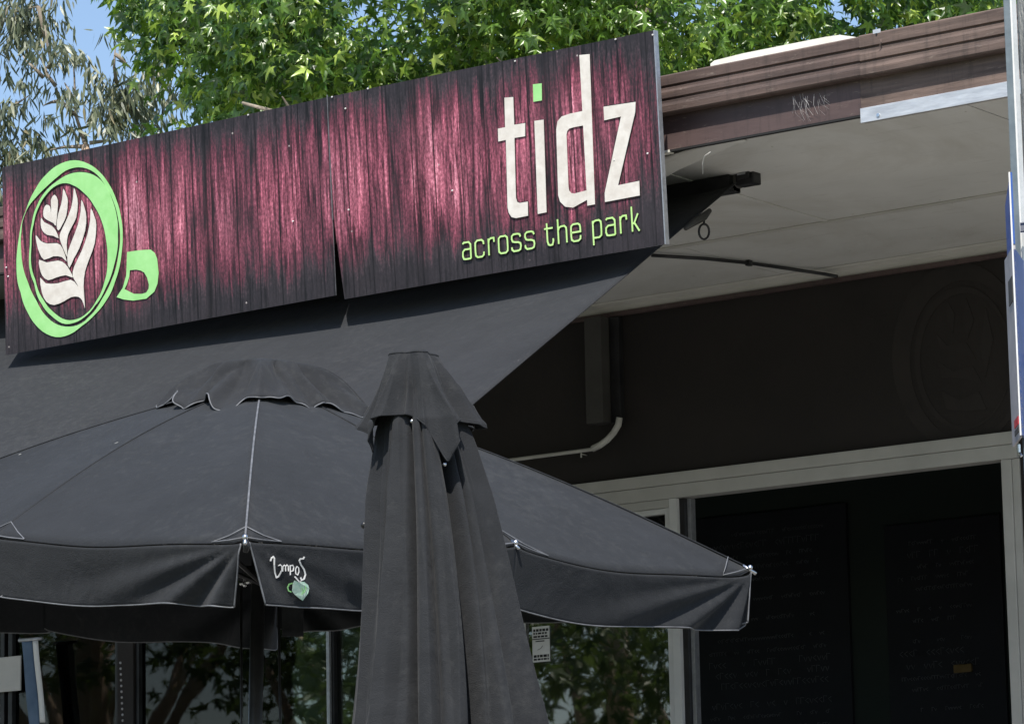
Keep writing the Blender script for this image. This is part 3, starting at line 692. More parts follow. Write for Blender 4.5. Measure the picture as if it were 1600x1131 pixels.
MB().bevbox(bc[0]-.03, bc[0]+.05, bc[1]-.02, bc[1]+.02, bc[2]+.036, ZS-.001, .002).build('hanger', 'black_metal', AW)
# tie and hook
hb = onX(1108, 340, XA1+.012)
MB().tube([onX(1071, 357, XA1+.01), onX(1085, 347, XA1+.01), onX(1099, 339, XA1+.01), onX(1109, 329, XA1+.01)], [.010, .016, .018, .010], 8).build('hook_bracket', 'darkbox', AW, True)
hp_ = [onX(1100+8*math.sin(t), 362-12*math.cos(t), XA1+.012) for t in np.linspace(0, 2*math.pi, 17)]
MB().tube(hp_, .0048, 6, False).build('hook_ring', 'black_metal', AW, True)
MB().tube([onX(1100, 340, XA1+.012), onX(1100, 352, XA1+.012)], .005, 6).build('hook_stem', 'black_metal', AW, True)

# ------------------------------------------------------------------ open umbrella
rh = rr.copy(); dh = np.array([fw[0], fw[1], 0]); dh /= np.linalg.norm(dh); K = dh
UC = ray(412, 800)*11.0; UC = np.array([UC[0], UC[1], 1.32])
lat = np.array([math.cos(_a), math.sin(_a), 0])
RU = 1.44; aa = R(-2.0)
def ud(l, d, z): return np.array([UC[0], UC[1], 0])+lat*l+dh*d+np.array([0, 0, z])
# rim z plane: right 1.274, left 1.37, front 1.205, back 1.43
def rimz(l, d): return 1.32-.034*l/RU*1.42+(.112/RU)*d
un = np.cross(lat+np.array([0, 0, -.034]), dh+np.array([0, 0, .079])); un /= np.linalg.norm(un)
if un[2] < 0: un = -un
U = empty('open_parasol', ud(0, 0, ZT), 'open square black cafe parasol with a ruffled vent cap and split front corner valance', 'parasol')
ribs = []
for k in range(8):
    a = -math.pi/2-aa+k*math.pi/4
    r_ = RU if k % 2 == 0 else RU/math.sqrt(2)
    l, d = r_*math.cos(a), r_*math.sin(a)
    z = rimz(l, d)+(.0 if k % 2 == 0 else .03)
    ribs.append((l, d, z))
APZ = 1.865; HUB = .14
# where ridge begins under the cap
def ribpt(k, s):        # s 0 hub .. 1 rim ; gently arched
    l, d, z = ribs[k % 8]; f = s
    zz_ = APZ+(z-APZ)*f+.045*math.sin(math.pi*f)
    return np.array([l*f, d*f, zz_])
ang = None
def gore(k, s, t):
    a, b = ribpt(k, s), ribpt(k+1, s); p = a*(1-t)+b*t
    p[2] -= (.042 if k == 1 else .020)*s**1.6*(4*t*(1-t))**.45 - .004*s*math.sin(3.1*t*math.pi+k)*s - .004*math.sin(t*math.pi)*math.sin(s*9+k)
    return p
SV = np.linspace(HUB, 1, 26); TV = np.linspace(0, 1, 25)
CPN = empty
for k in range(8):
    P = [[ud(*gore(k, s, t)) for t in TV] for s in SV]
    MB().grid(P).build('canopy_panel', 'umbrella_cloth', U, True, solid=.0012)
    # seam over the rib
    MB().tube([ud(*(ribpt(k, s)+np.array([0, 0, .002]))) for s in np.linspace(HUB, 1, 24)], .0032 if k == 0 else .0022, 6).build('ridge_seam', 'piping' if k == 0 else 'umbrella_cloth', U, True)
    MB().tube([ud(*(ribpt(k, s)-np.array([0, 0, .022]))) for s in np.linspace(.03, .985, 12)], .009, 6).build('rib', 'black_metal', U, True)
    MB().tube([ud(*(ribpt(k, .55)-np.array([0, 0, .03]))), ud(0, 0, 1.27)-un*.02], .007, 6).build('strut', 'black_metal', U, True)
# valances
VD = .158
def val_pt(k, t, h, e0, e1):
    """k..k+1 segment, t along, h 0..1 down"""
    p = gore(k, 1, t); q = gore(k, 1, 1e-3); 
    l, d, z = p
    out = np.array([l, d]); cen = (np.array(ribs[k % 8][:2])+np.array(ribs[(k+1) % 8][:2]))/2; nrm = cen/np.linalg.norm(cen)
    # diagonal drape folds radiating from the corner
    fold = 0
    if e0 is not None:
        rr_ = math.hypot(t*.75, h*.35+.02); an = math.atan2(h*.35+.02, t*1.0+1e-3)
        fold += .018*h*math.exp(-(t/.42)**2)*math.sin(an*13+2+k)
    if e1 is not None:
        tt = 1-t; an = math.atan2(h*.35+.02, tt*1.0+1e-3)
        fold += .020*h*math.exp(-(tt/.45)**2)*math.sin(an*15+.5)
    mid_ = math.sin(math.pi*t)
    fold += .006*h*math.sin(9*t+k*2)*mid_
    dirv = np.array(ribs[(k+1) % 8][:2])-np.array(ribs[k % 8][:2]); dirv /= np.linalg.norm(dirv)
    pull = 0
    if e0: pull += e0*h*(1-t)**3
    if e1: pull -= e1*h*t**3
    base = np.array([l, d])+nrm*(fold*(.45 if k == 0 and t < .35 else 1.3)+.003-.030*h*min(1, ((t if k % 2 == 0 else 1-t)/.22))**.7)+dirv*pull
    zv = z-.004-(VD+(.065 if k in (4, 5) else 0))*h*(1+.03*math.sin(5*t+k)*mid_)+.008*h*(1-abs(2*t-1))
    return ud(base[0], base[1], zv)
for k in range(8):
    e0 = (.060 if k == 0 else .0) if k % 2 == 0 else None
    e1 = (.045 if k == 7 else .0) if k % 2 == 1 else None
    P = [[val_pt(k, t, h, e0, e1) for h in np.linspace(0, 1, 22)] for t in np.linspace(0 if k else .012, 1 if k != 7 else .985, 90)]
    vo_ = MB().grid(P).build('valance', 'umbrella_cloth', U, True, solid=.0012)
    MB().tube([row[-1] for row in P], .0021, 6).build('valance_hem', 'piping', vo_, True)
    if k in (0, 2, 4, 6): MB().tube(P[0], .0024, 6).build('valance_edge', 'piping', vo_, True)
    if k in (1, 3, 5, 7): MB().tube(P[-1], .0024, 6).build('valance_edge', 'piping', vo_, True)
# rib-end pockets: corner patch outlines and chrome tips
for k in range(8):
    w = .125
    a = gore(k, 1, w if k % 2 == 0 else .13); c = gore((k-1) % 8, 1, 1-w if k % 2 == 0 else .87); b = ribpt(k, .955 if k % 2 == 0 else .94)
    up = np.array([0, 0, .004]); tip = ribpt(k, 1)
    outl = [a+up, (a+b)/2+up+np.array([0, 0, -.004]), b+up, (c+b)/2+up+np.array([0, 0, -.004]), c+up, (c+tip)/2+up*.6, tip+up, (a+tip)/2+up*.6, a+up]
    MB().tube([ud(*q) for q in outl], .0020, 5, False).build('corner_pocket', 'piping', U, True)
    tp = ribpt(k, 1.0)+np.array([0, 0, .004])
    o = MB().sphere(ud(*tp), .0085, 6); o.tube([ud(*ribpt(k, .985)), ud(*(ribpt(k, 1.012)-np.array([0, 0, .006])))], .005, 6); o.build('rib_tip', 'chrome', U, True)
# hook under the front corner tip
tp = ribpt(0, 1); MB().tube([ud(tp[0], tp[1], tp[2]-.005), ud(tp[0]+.004, tp[1], tp[2]-.02), ud(tp[0], tp[1], tp[2]-.035)], [.009, .010, .006], 8).build('rib_end_hook', 'black_metal', U, True)
# vent cap
def cap_pt(a, s):
    q = (a+math.pi/2+aa) % (math.pi/2); m = abs(q-math.pi/4)/(math.pi/4)      # 1 at corner ribs, 0 mid
    rA, rB = (.315, .245)
    e = (a+math.pi/2+aa)/(math.pi/4); fr = e-math.floor(e); ki = int(math.floor(e)) % 8
    r1_, r2_ = (rA, rB) if ki % 2 == 0 else (rB, rA); g_ = fr*math.pi/4
    rad_hem = r1_*r2_*math.sin(math.pi/4)/(r1_*math.sin(g_)+r2_*math.sin(math.pi/4-g_))
    rt_ = .10*math.cos(math.pi/8)/math.cos(g_-math.pi/8)
    rad = rt_+(rad_hem-rt_)*s-.040*math.sin(math.pi*fr)*math.sin(math.pi*s)+.022*(abs(math.sin(6.5*a+2.2*s+.4))-.5)*math.sin(math.pi*min(1, s*.9))+.010*(abs(math.sin(15*a-3*s))-.5)*s
    free = math.sin(math.pi*fr)                    # 0 where the hem is stitched to a rib
    wv = free*(.027*math.sin(2*math.pi*fr+ki*1.9)+.013*math.sin(11*a+.7)+.005*math.sin(29*a))-.008*free
    z = 1.918-.006*s-.128*s**1.1+.030*math.sin(math.pi*s)*(abs(2*fr-1))
    z += wv*s**3
    rad += s**3*free*(.026*math.sin(2*math.pi*fr+ki*2.3+1.2)+.034)+.005*math.sin(23*a)*s**3
    z += .016*math.sin(math.pi*s)*math.sin(5*a+.7)*free
    return rad*math.cos(a), rad*math.sin(a), z+ (rimz(rad*math.cos(a), rad*math.sin(a))-1.32)
AS = np.linspace(0, 2*math.pi, 289)
P = [[ud(*cap_pt(a, s)) for s in np.linspace(0, 1, 22)] for a in AS]
vc = MB().grid(P); top = ud(0, 0, 1.93); n0 = len(vc.v); vc.v.append(tuple(top)); vc.f += [(i*22, (i+1)*22, n0) for i in range(288)]
vcap = vc.build('vent_cap', 'closed_cloth', U, True, solid=.0015)
MB().tube([row[-1] for row in P], .0021, 6, False).build('cap_hem', 'piping', vcap, True)
# loose right wing of the cap
# pole, leaning with the canopy
ptop = ud(0, 0, 1.90); pbot = ptop-un*((1.90-ZT)/un[2])
MB().tube([pbot, ptop], .021, 14).build('pole', 'black_metal', U, True)
hubp = ptop-un*.64
MB().tube([hubp, hubp+un*.05], .045, 14).build('runner', 'black_metal', U, True)
MB().tube([ptop-un*.08, ptop-un*.02], .05, 14).build('hub', 'black_metal', U, True)
for j in range(8):
    a = j*math.pi/4+.2; q = hubp+lat*.05*math.cos(a)+dh*.05*math.sin(a); MB().sphere(q, .007, 5).build('hub_bolt', 'chrome', U, True)
MB().tube([pbot, pbot+np.array([0, 0, .08])], [.30, .26], 20).build('base', 'conc', U)
for dx in (-.05, .06):
    MB().tube([hubp+lat*dx, hubp+lat*(dx*1.1)-np.array([0, 0, .9])], .004, 5).build('cord', 'black_metal', U, True)
# loose pale strap hanging behind
hs = MB(); c = ray(457, 950)*11.7
hs.grid([[c+lat*x*.001-np.array([0, 0, 1])*(z*.001)+dh*.004*math.sin(z*.05) for z in (-10, 10, 30, 50, 70, 90)] for x in (-34, -12, 12, 34)])
hs.build('hanging_flap', 'awning_cloth', U, True, solid=.002)

# valance emblem and lettering (flat print)
vk = 0
c_a, c_b, c_c = val_pt(0, .05, .1, None, None), val_pt(0, .4, .1, None, None), val_pt(0, .05, .95, None, None)
vn = np.cross(c_b-c_a, c_c-c_a); vn /= np.linalg.norm(vn)
if np.dot(vn, fw) > 0: vn = -vn
def qv(x, y): return (400+x/8.08, 820+y/8.08)
VP0 = (c_a+c_c)/2+vn*.007
from mathutils.bvhtree import BVHTree
_hs = np.linspace(0, 1, 30); _ts = np.linspace(.012, 1, 90)
_pv = [Vector(val_pt(0, t, h, .060, None)) for t in _ts for h in _hs]; _nh = len(_hs)
_bv = BVHTree.FromPolygons(_pv, [(i*_nh+j, i*_nh+j+1, (i+1)*_nh+j+1, (i+1)*_nh+j) for i in range(len(_ts)-1) for j in range(_nh-1)])
def vmp(px, py, off):
    h_ = _bv.ray_cast(Vector((0, 0, 0)), Vector(ray(px, py)))[0]
    return (np.array(h_)+vn*.0016 if h_ is not None else onP(px, py, VP0, vn))+vn*off
def vstroke(pts, w, m, name, k=0):
    mb = MB(); L_, R_ = ribbon([qv(*p) for p in pts], w/8.08); strip_solid(mb, L_, R_, lambda u, v, d: vmp(u, v, d+k*.0004), .0007); return mb.build(name, m, U)
S_ = lambda pts: [tuple(p) for p in pts]
vstroke([(176, 455), (190, 415), (212, 400), (226, 420), (224, 500), (232, 600), (250, 662), (275, 650), (300, 610), (318, 575)], 17, 'whitep', 'valance_letter')
vstroke([(272, 515), (300, 500), (318, 520), (322, 585)], 11, 'whitep', 'valance_letter')
vstroke([(330, 585), (334, 520), (352, 505), (366, 520), (368, 582)], 11, 'whitep', 'valance_letter')
vstroke([(368, 520), (384, 503), (400, 520), (402, 582)], 11, 'whitep', 'valance_letter', 1)
vstroke([(424, 505), (428, 630)], 12, 'whitep', 'valance_letter')
vstroke([(428, 515), (455, 505), (468, 535), (462, 575), (432, 585)], 11, 'whitep', 'valance_letter', 1)
vstroke([(510, 520), (492, 560), (496, 615), (520, 630), (536, 590), (532, 540), (510, 520)], 11, 'whitep', 'valance_letter')
vstroke([(604, 400), (590, 425), (555, 425), (540, 450), (560, 500), (600, 560), (618, 625), (600, 680), (568, 695), (556, 660)], 18, 'whitep', 'valance_letter')
vstroke([(470, 650), (500, 685), (530, 720)], 16, 'whitep', 'emblem_stem', 9)
vstroke([(455, 735), (415, 745), (392, 790), (405, 830), (440, 845)], 15, 'green', 'emblem_ring')
vstroke([(548, 740), (560, 705), (552, 735), (536, 745)], 8, 'whitep', 'emblem_steam')
em = [qv(*p) for p in ((450, 740), (470, 700), (520, 720), (590, 715), (640, 755), (655, 800), (640, 860), (605, 910), (573, 955), (530, 925), (470, 875), (440, 835))]
mb = MB(); mb.prism([vmp(p[0], p[1], .0028) for p in em], vn*.0006); mb.build('emblem', noisy('emblem_print', (.32, .55, .42), (.6, .72, .62), 90, .5), U)
vstroke([(560, 790), (580, 830), (565, 870), (590, 850), (612, 800), (600, 770)], 9, 'green', 'emblem_mark', 10)

# ------------------------------------------------------------------ closed parasol
CP0 = ray(652, 552)*9.0; G = 5800/9.0
CPb = empty('closed_parasol', np.array([CP0[0]+.02, CP0[1], ZT]), 'furled black parasol standing upright in front of the open one', 'parasol')
ztop = CP0[2]
def cen(z):           # centre line drifts right on the way down
    h = ztop-z; return np.array([CP0[0], CP0[1], 0])+lat*(-.010+.062*h+.012*math.sin(h*3))+np.array([0, 0, z])
folds = [(.0, .46), (.9, .4), (1.62, .30), (2.5, .4), (3.3, .45), (4.1, .35), (4.9, .4), (5.6, .38)]
def body_r(th, z):
    h = ztop-z
    base = float(np.interp(h, [.08, .13, .186, .357, .543, .9, 1.5, 1.8], [.045, .072, .094, .128, .152, .196, .235, .20]))
    v = 0
    for i, (a0, dep) in enumerate(folds):
        a0 = a0+.12*math.sin(h*1.7+i)+.06*math.sin(h*4.1+2*i)
        dlt = (th-a0+math.pi) % (2*math.pi)-math.pi
        wdt = (.055 if i < 8 else .035)+.012*math.sin(i*2.1)+.014*h
        if i >= 8: dep = dep*math.exp(-h*1.1)
        v -= dep*(.55+.45*math.tanh(h*4-.4))*math.exp(-(abs(dlt)/wdt)**1.3)
        side = 1 if i % 2 else -1
        v += (.26 if i < 8 else .06)*max(0, 1-abs(dlt-side*.26)/.24)
    v += .05*math.sin(3*th+h*2.2)+.012*(1-2*abs(math.sin(13*th+h*2.3+.7*math.sin(h*4+th*2))))*min(1, h*1.5)+.065*(1-2*abs(math.sin(5.5*th+h*1.6+.4*math.sin(h*5))))*min(1, h*2)+.05*math.exp(-h*1.6)*(1-2*abs(math.sin(9.5*th-h*3+2)))
    return base*(1.0+v*.80)
# th=0 faces the camera's right side; -pi/2 faces the camera
def cpt(th, z, r):
    c = cen(z); return c+lat*r*math.cos(th)+dh*r*math.sin(th)
ZSv = list(np.linspace(ztop-.10, ztop-1.78, 110)); TH = np.linspace(0, 2*math.pi, 541)
folds = [(-1.22, 1.0), (-1.98, .52), (-.62, .70), (-2.55, .62), (.2, .6), (1.0, .6), (1.9, .6), (2.8, .6), (-1.62, .42), (-.85, .5), (-2.3, .35)]
P = [[cpt(t, z, body_r(t, z)) for t in TH] for z in ZSv]
MB().grid(P).build('folded_canopy', 'closed_cloth', CPb, True)
# cap
def cap_low(t):       # extra drop of hem
    d = lambda a, w: math.exp(-(abs((t-a+math.pi) % (2*math.pi)-math.pi)/w)**1.25)
    return .125*d(-1.18, .26)+.085*d(-2.86, .24)+.03*d(-.08, .35)+.10*d(1.2, .3)+.09*d(2.1, .3)
def capr(t, s):
    r0 = .048+.012*math.cos(4*(t+1.18)); r1 = .128+.006*math.cos(2*t)
    r = r0+(r1-r0)*s**.84
    pl = .06*math.cos(4*(t+1.18)+.15)+.42*(.42-abs(math.sin(3*t+.5+.6*s*math.sin(2*t)))**.6)+.16*(.5-abs(math.sin(7.5*t+1+.8*s)))+.02*math.sin(23*t)
    r *= 1+pl*min(1, s*1.6+.12)*.9
    return r+.014*s**4
P = []
for t in TH:
    row = []
    L = .160+cap_low(t)
    for s in np.linspace(0, 1, 40):
        z = ztop-L*s; over = max(0, (L*s-.168)/.12)
        se = min(1, L*s/.178)
        row.append(cpt(t, z, capr(t, se)+.012*min(over, 1)))
    P.append(row)
mbc = MB().grid(P); n0 = len(mbc.v); mbc.v.append(tuple(cen(ztop+.006))); mbc.f += [(i*40, (i+1)*40, n0) for i in range(540)]
cc_ = mbc.build('cap', 'closed_cloth', CPb, True, solid=.0015)
MB().tube([row[-1] for row in P], .0022, 5, False).build('cap_hem', 'closed_cloth', cc_, True)
MB().tube([row[1] for row in P], .003, 5, False).build('cap_top_seam', 'closed_cloth', cc_, True)
for th_, hh in ((-1.18, .290), (-1.8, .180), (-.75, .180)):
    q = cpt(th_, ztop-hh, capr(th_, 1)-.012); MB().sphere(q, .0055, 5).build('rib_tip', 'chrome', CPb, True)
cb = cen(ztop-1.7)
MB().tube([cen(ZT+.05), cen(ztop-.02)], .02, 12).build('pole', 'black_metal', CPb, True)
MB().tube([cen(ZT)+np.array([0, 0, .002]), cen(ZT)+np.array([0, 0, .09])], [.28, .24], 20).build('base', 'conc', CPb)
# tie knob at its left
kn = ray(569, 820)*9.0
MB().sphere(kn, .009, 6).build('tie_knob', 'black_metal', CPb, True)

# ------------------------------------------------------------------ foliage
def mesh_np(name, V, F, m, parent=None, smooth=False):
    me = bpy.data.meshes.new(name); nv, nf = len(V), len(F); k = F.shape[1]
    me.vertices.add(nv); me.vertices.foreach_set('co', V.astype(np.float32).ravel())
    me.loops.add(nf*k); me.loops.foreach_set('vertex_index', F.astype(np.int32).ravel())
    me.polygons.add(nf); me.polygons.foreach_set('loop_start', np.arange(0, nf*k, k, dtype=np.int32))
    me.polygons.foreach_set('loop_total', np.full(nf, k, dtype=np.int32)) if hasattr(me.polygons[0], 'loop_total') and False else None
    if smooth: me.polygons.foreach_set('use_smooth', np.ones(nf, dtype=bool))
    me.update(calc_edges=True); me.validate(); me.materials.append(M[m])
    o = bpy.data.objects.new(name, me); C.objects.link(o)
    if parent is not None: o.parent = parent; bpy.context.view_layer.update(); o.matrix_parent_inverse = parent.matrix_world.inverted()
    return o
def star_template():
    tips = [(-128, .58), (-63, .93), (0, 1.05), (63, .93), (128, .58)]
    b = []
    b.append((180, .10))
    for i, (a, r) in enumerate(tips):
        if i: b.append(((tips[i-1][0]+a)/2, .34))
        b.append((a-13, r*.60)); b.append((a, r)); b.append((a+13, r*.60))
    V = [(0, 0, 0)]
    for a, r in b: V.append((r*math.cos(R(a))*.5, r*math.sin(R(a))*.5, -.16*r*r))
    n = len(b); F = [(0, i+1, (i+1) % n+1) for i in range(n)]
    return np.array(V), np.array(F)
def gum_template():
    V = [(0, 0, 0), (.3, .075, -.01), (.3, -.075, -.01), (.65, .06, .03), (.65, -.06, .03), (1, .02, .10)]
    F = [(0, 1, 2), (1, 3, 2), (2, 3, 4), (3, 5, 4)]
    return np.array(V, float), np.array(F)
def unit(a): return a/np.maximum(np.linalg.norm(a, axis=-1, keepdims=True), 1e-9)
def frames(T, N):
    T = unit(T); Bv = unit(np.cross(N, T)); N = np.cross(T, Bv); return T, Bv, N
def scatter(tmpl, pos, T, N, size):
    V0, F0 = tmpl; T, Bv, N = frames(T, N); n = len(pos)
    V = pos[:, None]+size[:, None, None]*(V0[None, :, 0, None]*T[:, None]+V0[None, :, 1, None]*Bv[:, None]+V0[None, :, 2, None]*N[:, None])
    F = (F0[None]+np.arange(n)[:, None, None]*len(V0)).reshape(-1, F0.shape[1]); return V.reshape(-1, 3), F
STAR, GUM = star_template(), gum_template()

def star_crown(c, rad, nshoot, per, size, face=None, bias=0):
    """shoots spread through the outer volume of an uneven crown; returns leaf arrays"""
    d = unit(rng.normal(size=(nshoot, 3)))
    if bias:
        keep = (rng.random(nshoot) < np.where((d@face > -.1) & (d[:, 2] < .35), 1, 1-bias)); d = d[keep]
    lump = 1+.10*np.sin(d[:, 0]*5+1)*np.sin(d[:, 2]*6+2)+.07*np.sin(d[:, 1]*11+d[:, 2]*9)+.05*np.sin(d[:, 0]*17+d[:, 2]*13)
    rr_ = (rng.random(len(d))**.5*.62+.38)
    s = c+d*lump[:, None]*rr_[:, None]*np.array(rad)
    n = len(s); S = np.repeat(s, per, 0); D = np.repeat(d, per, 0)
    # each shoot droops outwards
    q = rng.normal(size=S.shape)*np.array([.17, .17, .13]); P = S+q
    out = unit(q*np.array([1, 1, .4])+D*.09+rng.normal(size=S.shape)*.05)
    T = out*np.array([1, 1, .3])+np.array([0, 0, -.55])+rng.normal(size=S.shape)*.28
    N = np.array([0, 0, .75])+D*.6+rng.normal(size=S.shape)*.42
    sz = size*(.55+.75*rng.random(len(P)))
    return P, T, N, sz
face = -dh
TC = ray(1000, 200)*28.0; TC = np.array([TC[0], TC[1], 9.0])+lat*.05
LT = empty('sweetgum_tree', (TC[0], TC[1], ZG), 'bright green star-leaved tree rising behind the cafe roof and sign', 'tree')
P, T, N, sz = star_crown(TC, (4.75, 4.75, 3.65), 3000, 9, .17, face+np.array([0, 0, -.3]), .6)
# the lower front, thick with shoots
EX = star_crown(TC, (4.75, 4.75, 3.65), 60000, 1, .17)[0]
zz_ = EX@fw; ex = CX+FPX*(EX@AX)/zz_; ey = CY-FPX*(EX@AY)/zz_
def crown_edge(y): return 172+y*.26+16*np.sin(y*.09)+8*np.sin(y*.23)
ok = (ex > crown_edge(ey)) & (ex < 1680) & (ey > -60) & (ey < 300) & (EX@dh < TC@dh+2.0); rn_ = np.linalg.norm((EX-TC)/np.array((4.75, 4.75, 3.65)), axis=1)
lump_ = (np.sin(EX[:, 0]*2.3+EX[:, 2]*1.1+1)+np.sin(EX[:, 2]*4.1+EX[:, 1]*1.3+.5)+np.sin(EX[:, 1]*2.9-EX[:, 0]*1.7+2))/3
surf_ = .93+.17*lump_; ok &= (rn_ < surf_) & (rn_ > surf_-.26)
ok &= (np.sin(EX[:, 0]*3.1+EX[:, 2]*1.3+1)+np.sin(EX[:, 2]*6.3+EX[:, 1]*1.1)+np.sin(EX[:, 1]*4.3+EX[:, 0]*2.1+2)+.6*rng.normal(size=len(EX))) > -.7
EX = EX[ok][:2300]
cl = EX.copy(); per = 13
S = np.repeat(cl, per, 0); D = np.repeat(unit(cl-TC), per, 0); q = rng.normal(size=S.shape)*np.array([.12, .12, .10])
Pb = S+q; Tb = unit(q*np.array([1, 1, .4])+D*.09)*np.array([1, 1, .3])+np.array([0, 0, -1.0])+rng.normal(size=S.shape)*.28
Nb = np.array([0, 0, .75])-dh*.45+rng.normal(size=S.shape)*.42
P = np.vstack((P, Pb)); T = np.vstack((T, Tb)); N = np.vstack((N, Nb)); sz = np.concatenate((sz, .168*(.40+.95*rng.random(len(Pb)))))
zz_ = P@fw; ex = CX+FPX*(P@AX)/zz_; ey = CY-FPX*(P@AY)/zz_
kp = (ex > crown_edge(ey)-6) | (ey > 330); P, T, N, sz = P[kp], T[kp], N[kp], sz[kp]
# ragged lower left edge: keep what the crown outline shows
z_ = P@fw; xx = CX+FPX*(P@AX)/z_; yy = CY-FPX*(P@AY)/z_
inb = (z_ > 0) & (xx > 150) & (xx < 1620) & (yy > -20) & (yy < 260)
order = np.where(inb)[0]; order = order[np.argsort(z_[order])][:290]
mask = np.ones(len(P), bool); mask[order] = False
V, F = scatter(STAR, P[mask], T[mask], N[mask], sz[mask])
o = mesh_np('crown', V, F, 'leaf', LT); o['kind'] = 'stuff'
sm = bpy.data.meshes.new('leaf'); sm.from_pydata([tuple(q) for q in STAR[0]], [], [tuple(int(i) for i in q) for q in STAR[1]]); sm.materials.append(M['leaf_single'])
T_, B_, N_ = frames(T[order], N[order]); lti = LT.matrix_world.inverted()
for i, k in enumerate(order):
    o = bpy.data.objects.new('leaf', sm); C.objects.link(o); o.parent = LT; s = sz[k]
    Mx = Matrix([[T_[i][r]*s, B_[i][r]*s, N_[i][r]*s, P[k][r]] for r in range(3)]+[[0, 0, 0, 1]])
    o.matrix_parent_inverse = lti; o.matrix_basis = Mx
tk = MB(); tk.tube([(TC[0], TC[1], ZG), (TC[0]+.1, TC[1], 2.5), (TC[0]-.05, TC[1]+.1, 6), (TC[0], TC[1], 9), (TC[0]+.1, TC[1], 11.6)], [.34, .26, .21, .13, .03], 12)
tk.build('trunk', 'bark', LT, True)
lr = random.Random(5)
for k in range(30):
    a = lr.random()*6.28; zb = lr.uniform(4.6, 9.5); L = lr.uniform(2.6, 4.2); up = lr.uniform(-.05, .5)
    b0__ = np.array([TC[0], TC[1], zb]); e = b0__+np.array([math.cos(a)*L, math.sin(a)*L, up*L])
    m1 = b0__*.6+e*.4+np.array([lr.uniform(-.2, .2), lr.uniform(-.2, .2), .25]); m2 = b0__*.25+e*.75+np.array([lr.uniform(-.2, .2), lr.uniform(-.2, .2), .2])
    mb = MB(); mb.tube([b0__, m1, m2, e], [.07, .05, .03, .01], 6)
    for j in range(4):
        t = lr.uniform(.4, .95); p = m1*(1-t)+e*t; mb.tube([p, p+np.array([lr.uniform(-.6, .6), lr.uniform(-.6, .6), lr.uniform(-.3, .5)])], [.018, .005], 5)
    mb.build('limb', 'bark', LT, True)

# gum trees: hanging narrow leaves in loose bunches
def gum_leaves(bunches, size=.17):
    Ps, Ts, Ns = [], [], []
    for (c, r, n) in bunches:
        n = max(4, int(n*.72))
        q = rng.normal(size=(n, 3))*np.array(r)*.55; q = q[np.linalg.norm(q/np.array(r), axis=1) < 1.35]
        # sub-bunches so leaves hang in tassels
        g = rng.normal(size=(max(2, n//9), 3))*np.array(r)*.5; gi = rng.integers(0, len(g), len(q))
        p = c+g[gi]+q*.38
        Ps.append(p); t = np.array([0, 0, -1.])+rng.normal(size=p.shape)*.38+(q*.38/np.array(r))*.5
        Ts.append(t); Ns.append(rng.normal(size=p.shape))
    P, T, N = map(np.vstack, (Ps, Ts, Ns)); sz = size*(.6+.7*rng.random(len(P)))
    return scatter(GUM, P, T, N, sz)
def at(x, y, D): return ray(x, y)*D
def gum(name_label, trunk, branches, bun, D, tr=.16):
    g = empty('gum_tree', trunk[0], name_label, 'tree', None)
    MB().tube(trunk, list(np.linspace(tr, tr*.35, len(trunk))), 10).build('trunk', 'gum_bark', g, True)
    for b in branches: MB().tube([at(x, y, D+dd) for (x, y, dd) in b], list(np.linspace(.022, .006, len(b))), 5).build('branch', 'bark', g, True)
    V, F = gum_leaves([(at(x, y, D+dd), (rx*D/FPX, .45, ry*D/FPX), n) for (x, y, rx, ry, n, dd) in bun])
    o = mesh_np('crown', V, F, 'gum_leaf', g); o['kind'] = 'stuff'; return g
DA = 36.
ta = at(-70, 400, DA); ta2 = at(-60, 120, DA)
gum('grey-green gum tree with dense hanging leaves at the far left edge', [np.array([ta[0], ta[1], ZG]), ta, ta2, at(-50, -150, DA)],
    [[(-60, 120, 0), (-20, 60, .1), (20, 20, .1), (60, 10, 0)], [(-62, 200, 0), (-20, 190, -.1), (30, 160, 0), (45, 150, .1)], [(-66, 290, 0), (-20, 260, 0), (30, 230, .1)], [(-20, 60, .1), (-5, 40, 0), (5, 20, 0)],
     [(0, 48, 0), (8, 25, 0), (15, 5, 0)], [(60, 10, 0), (68, 50, 0), (70, 80, .1)]],
    [(20, 30, 30, 40, 300, 0), (50, 25, 32, 45, 340, .2), (10, 85, 22, 35, 170, .1), (58, 62, 16, 35, 120, 0), (34, -40, 60, 50, 360, 0), (-40, 20, 50, 70, 420, .3), (-60, -120, 90, 60, 520, .5),
     (30, 148, 26, 9, 46, 0), (8, 120, 12, 22, 22, 0), (34, 165, 24, 14, 60, .1), (14, 195, 26, 20, 150, 0), (36, 205, 26, 24, 150, .2), (10, 240, 30, 30, 240, .1), (38, 240, 22, 25, 160, 0), (52, 178, 14, 10, 30, .1), (-40, 200, 50, 50, 300, .2), (-20, 300, 60, 40, 300, 0),
     (12, 300, 40, 40, 260, .3), (40, -150, 80, 60, 380, .4)], DA)
DB = 35.
tb = at(142, 420, DB)
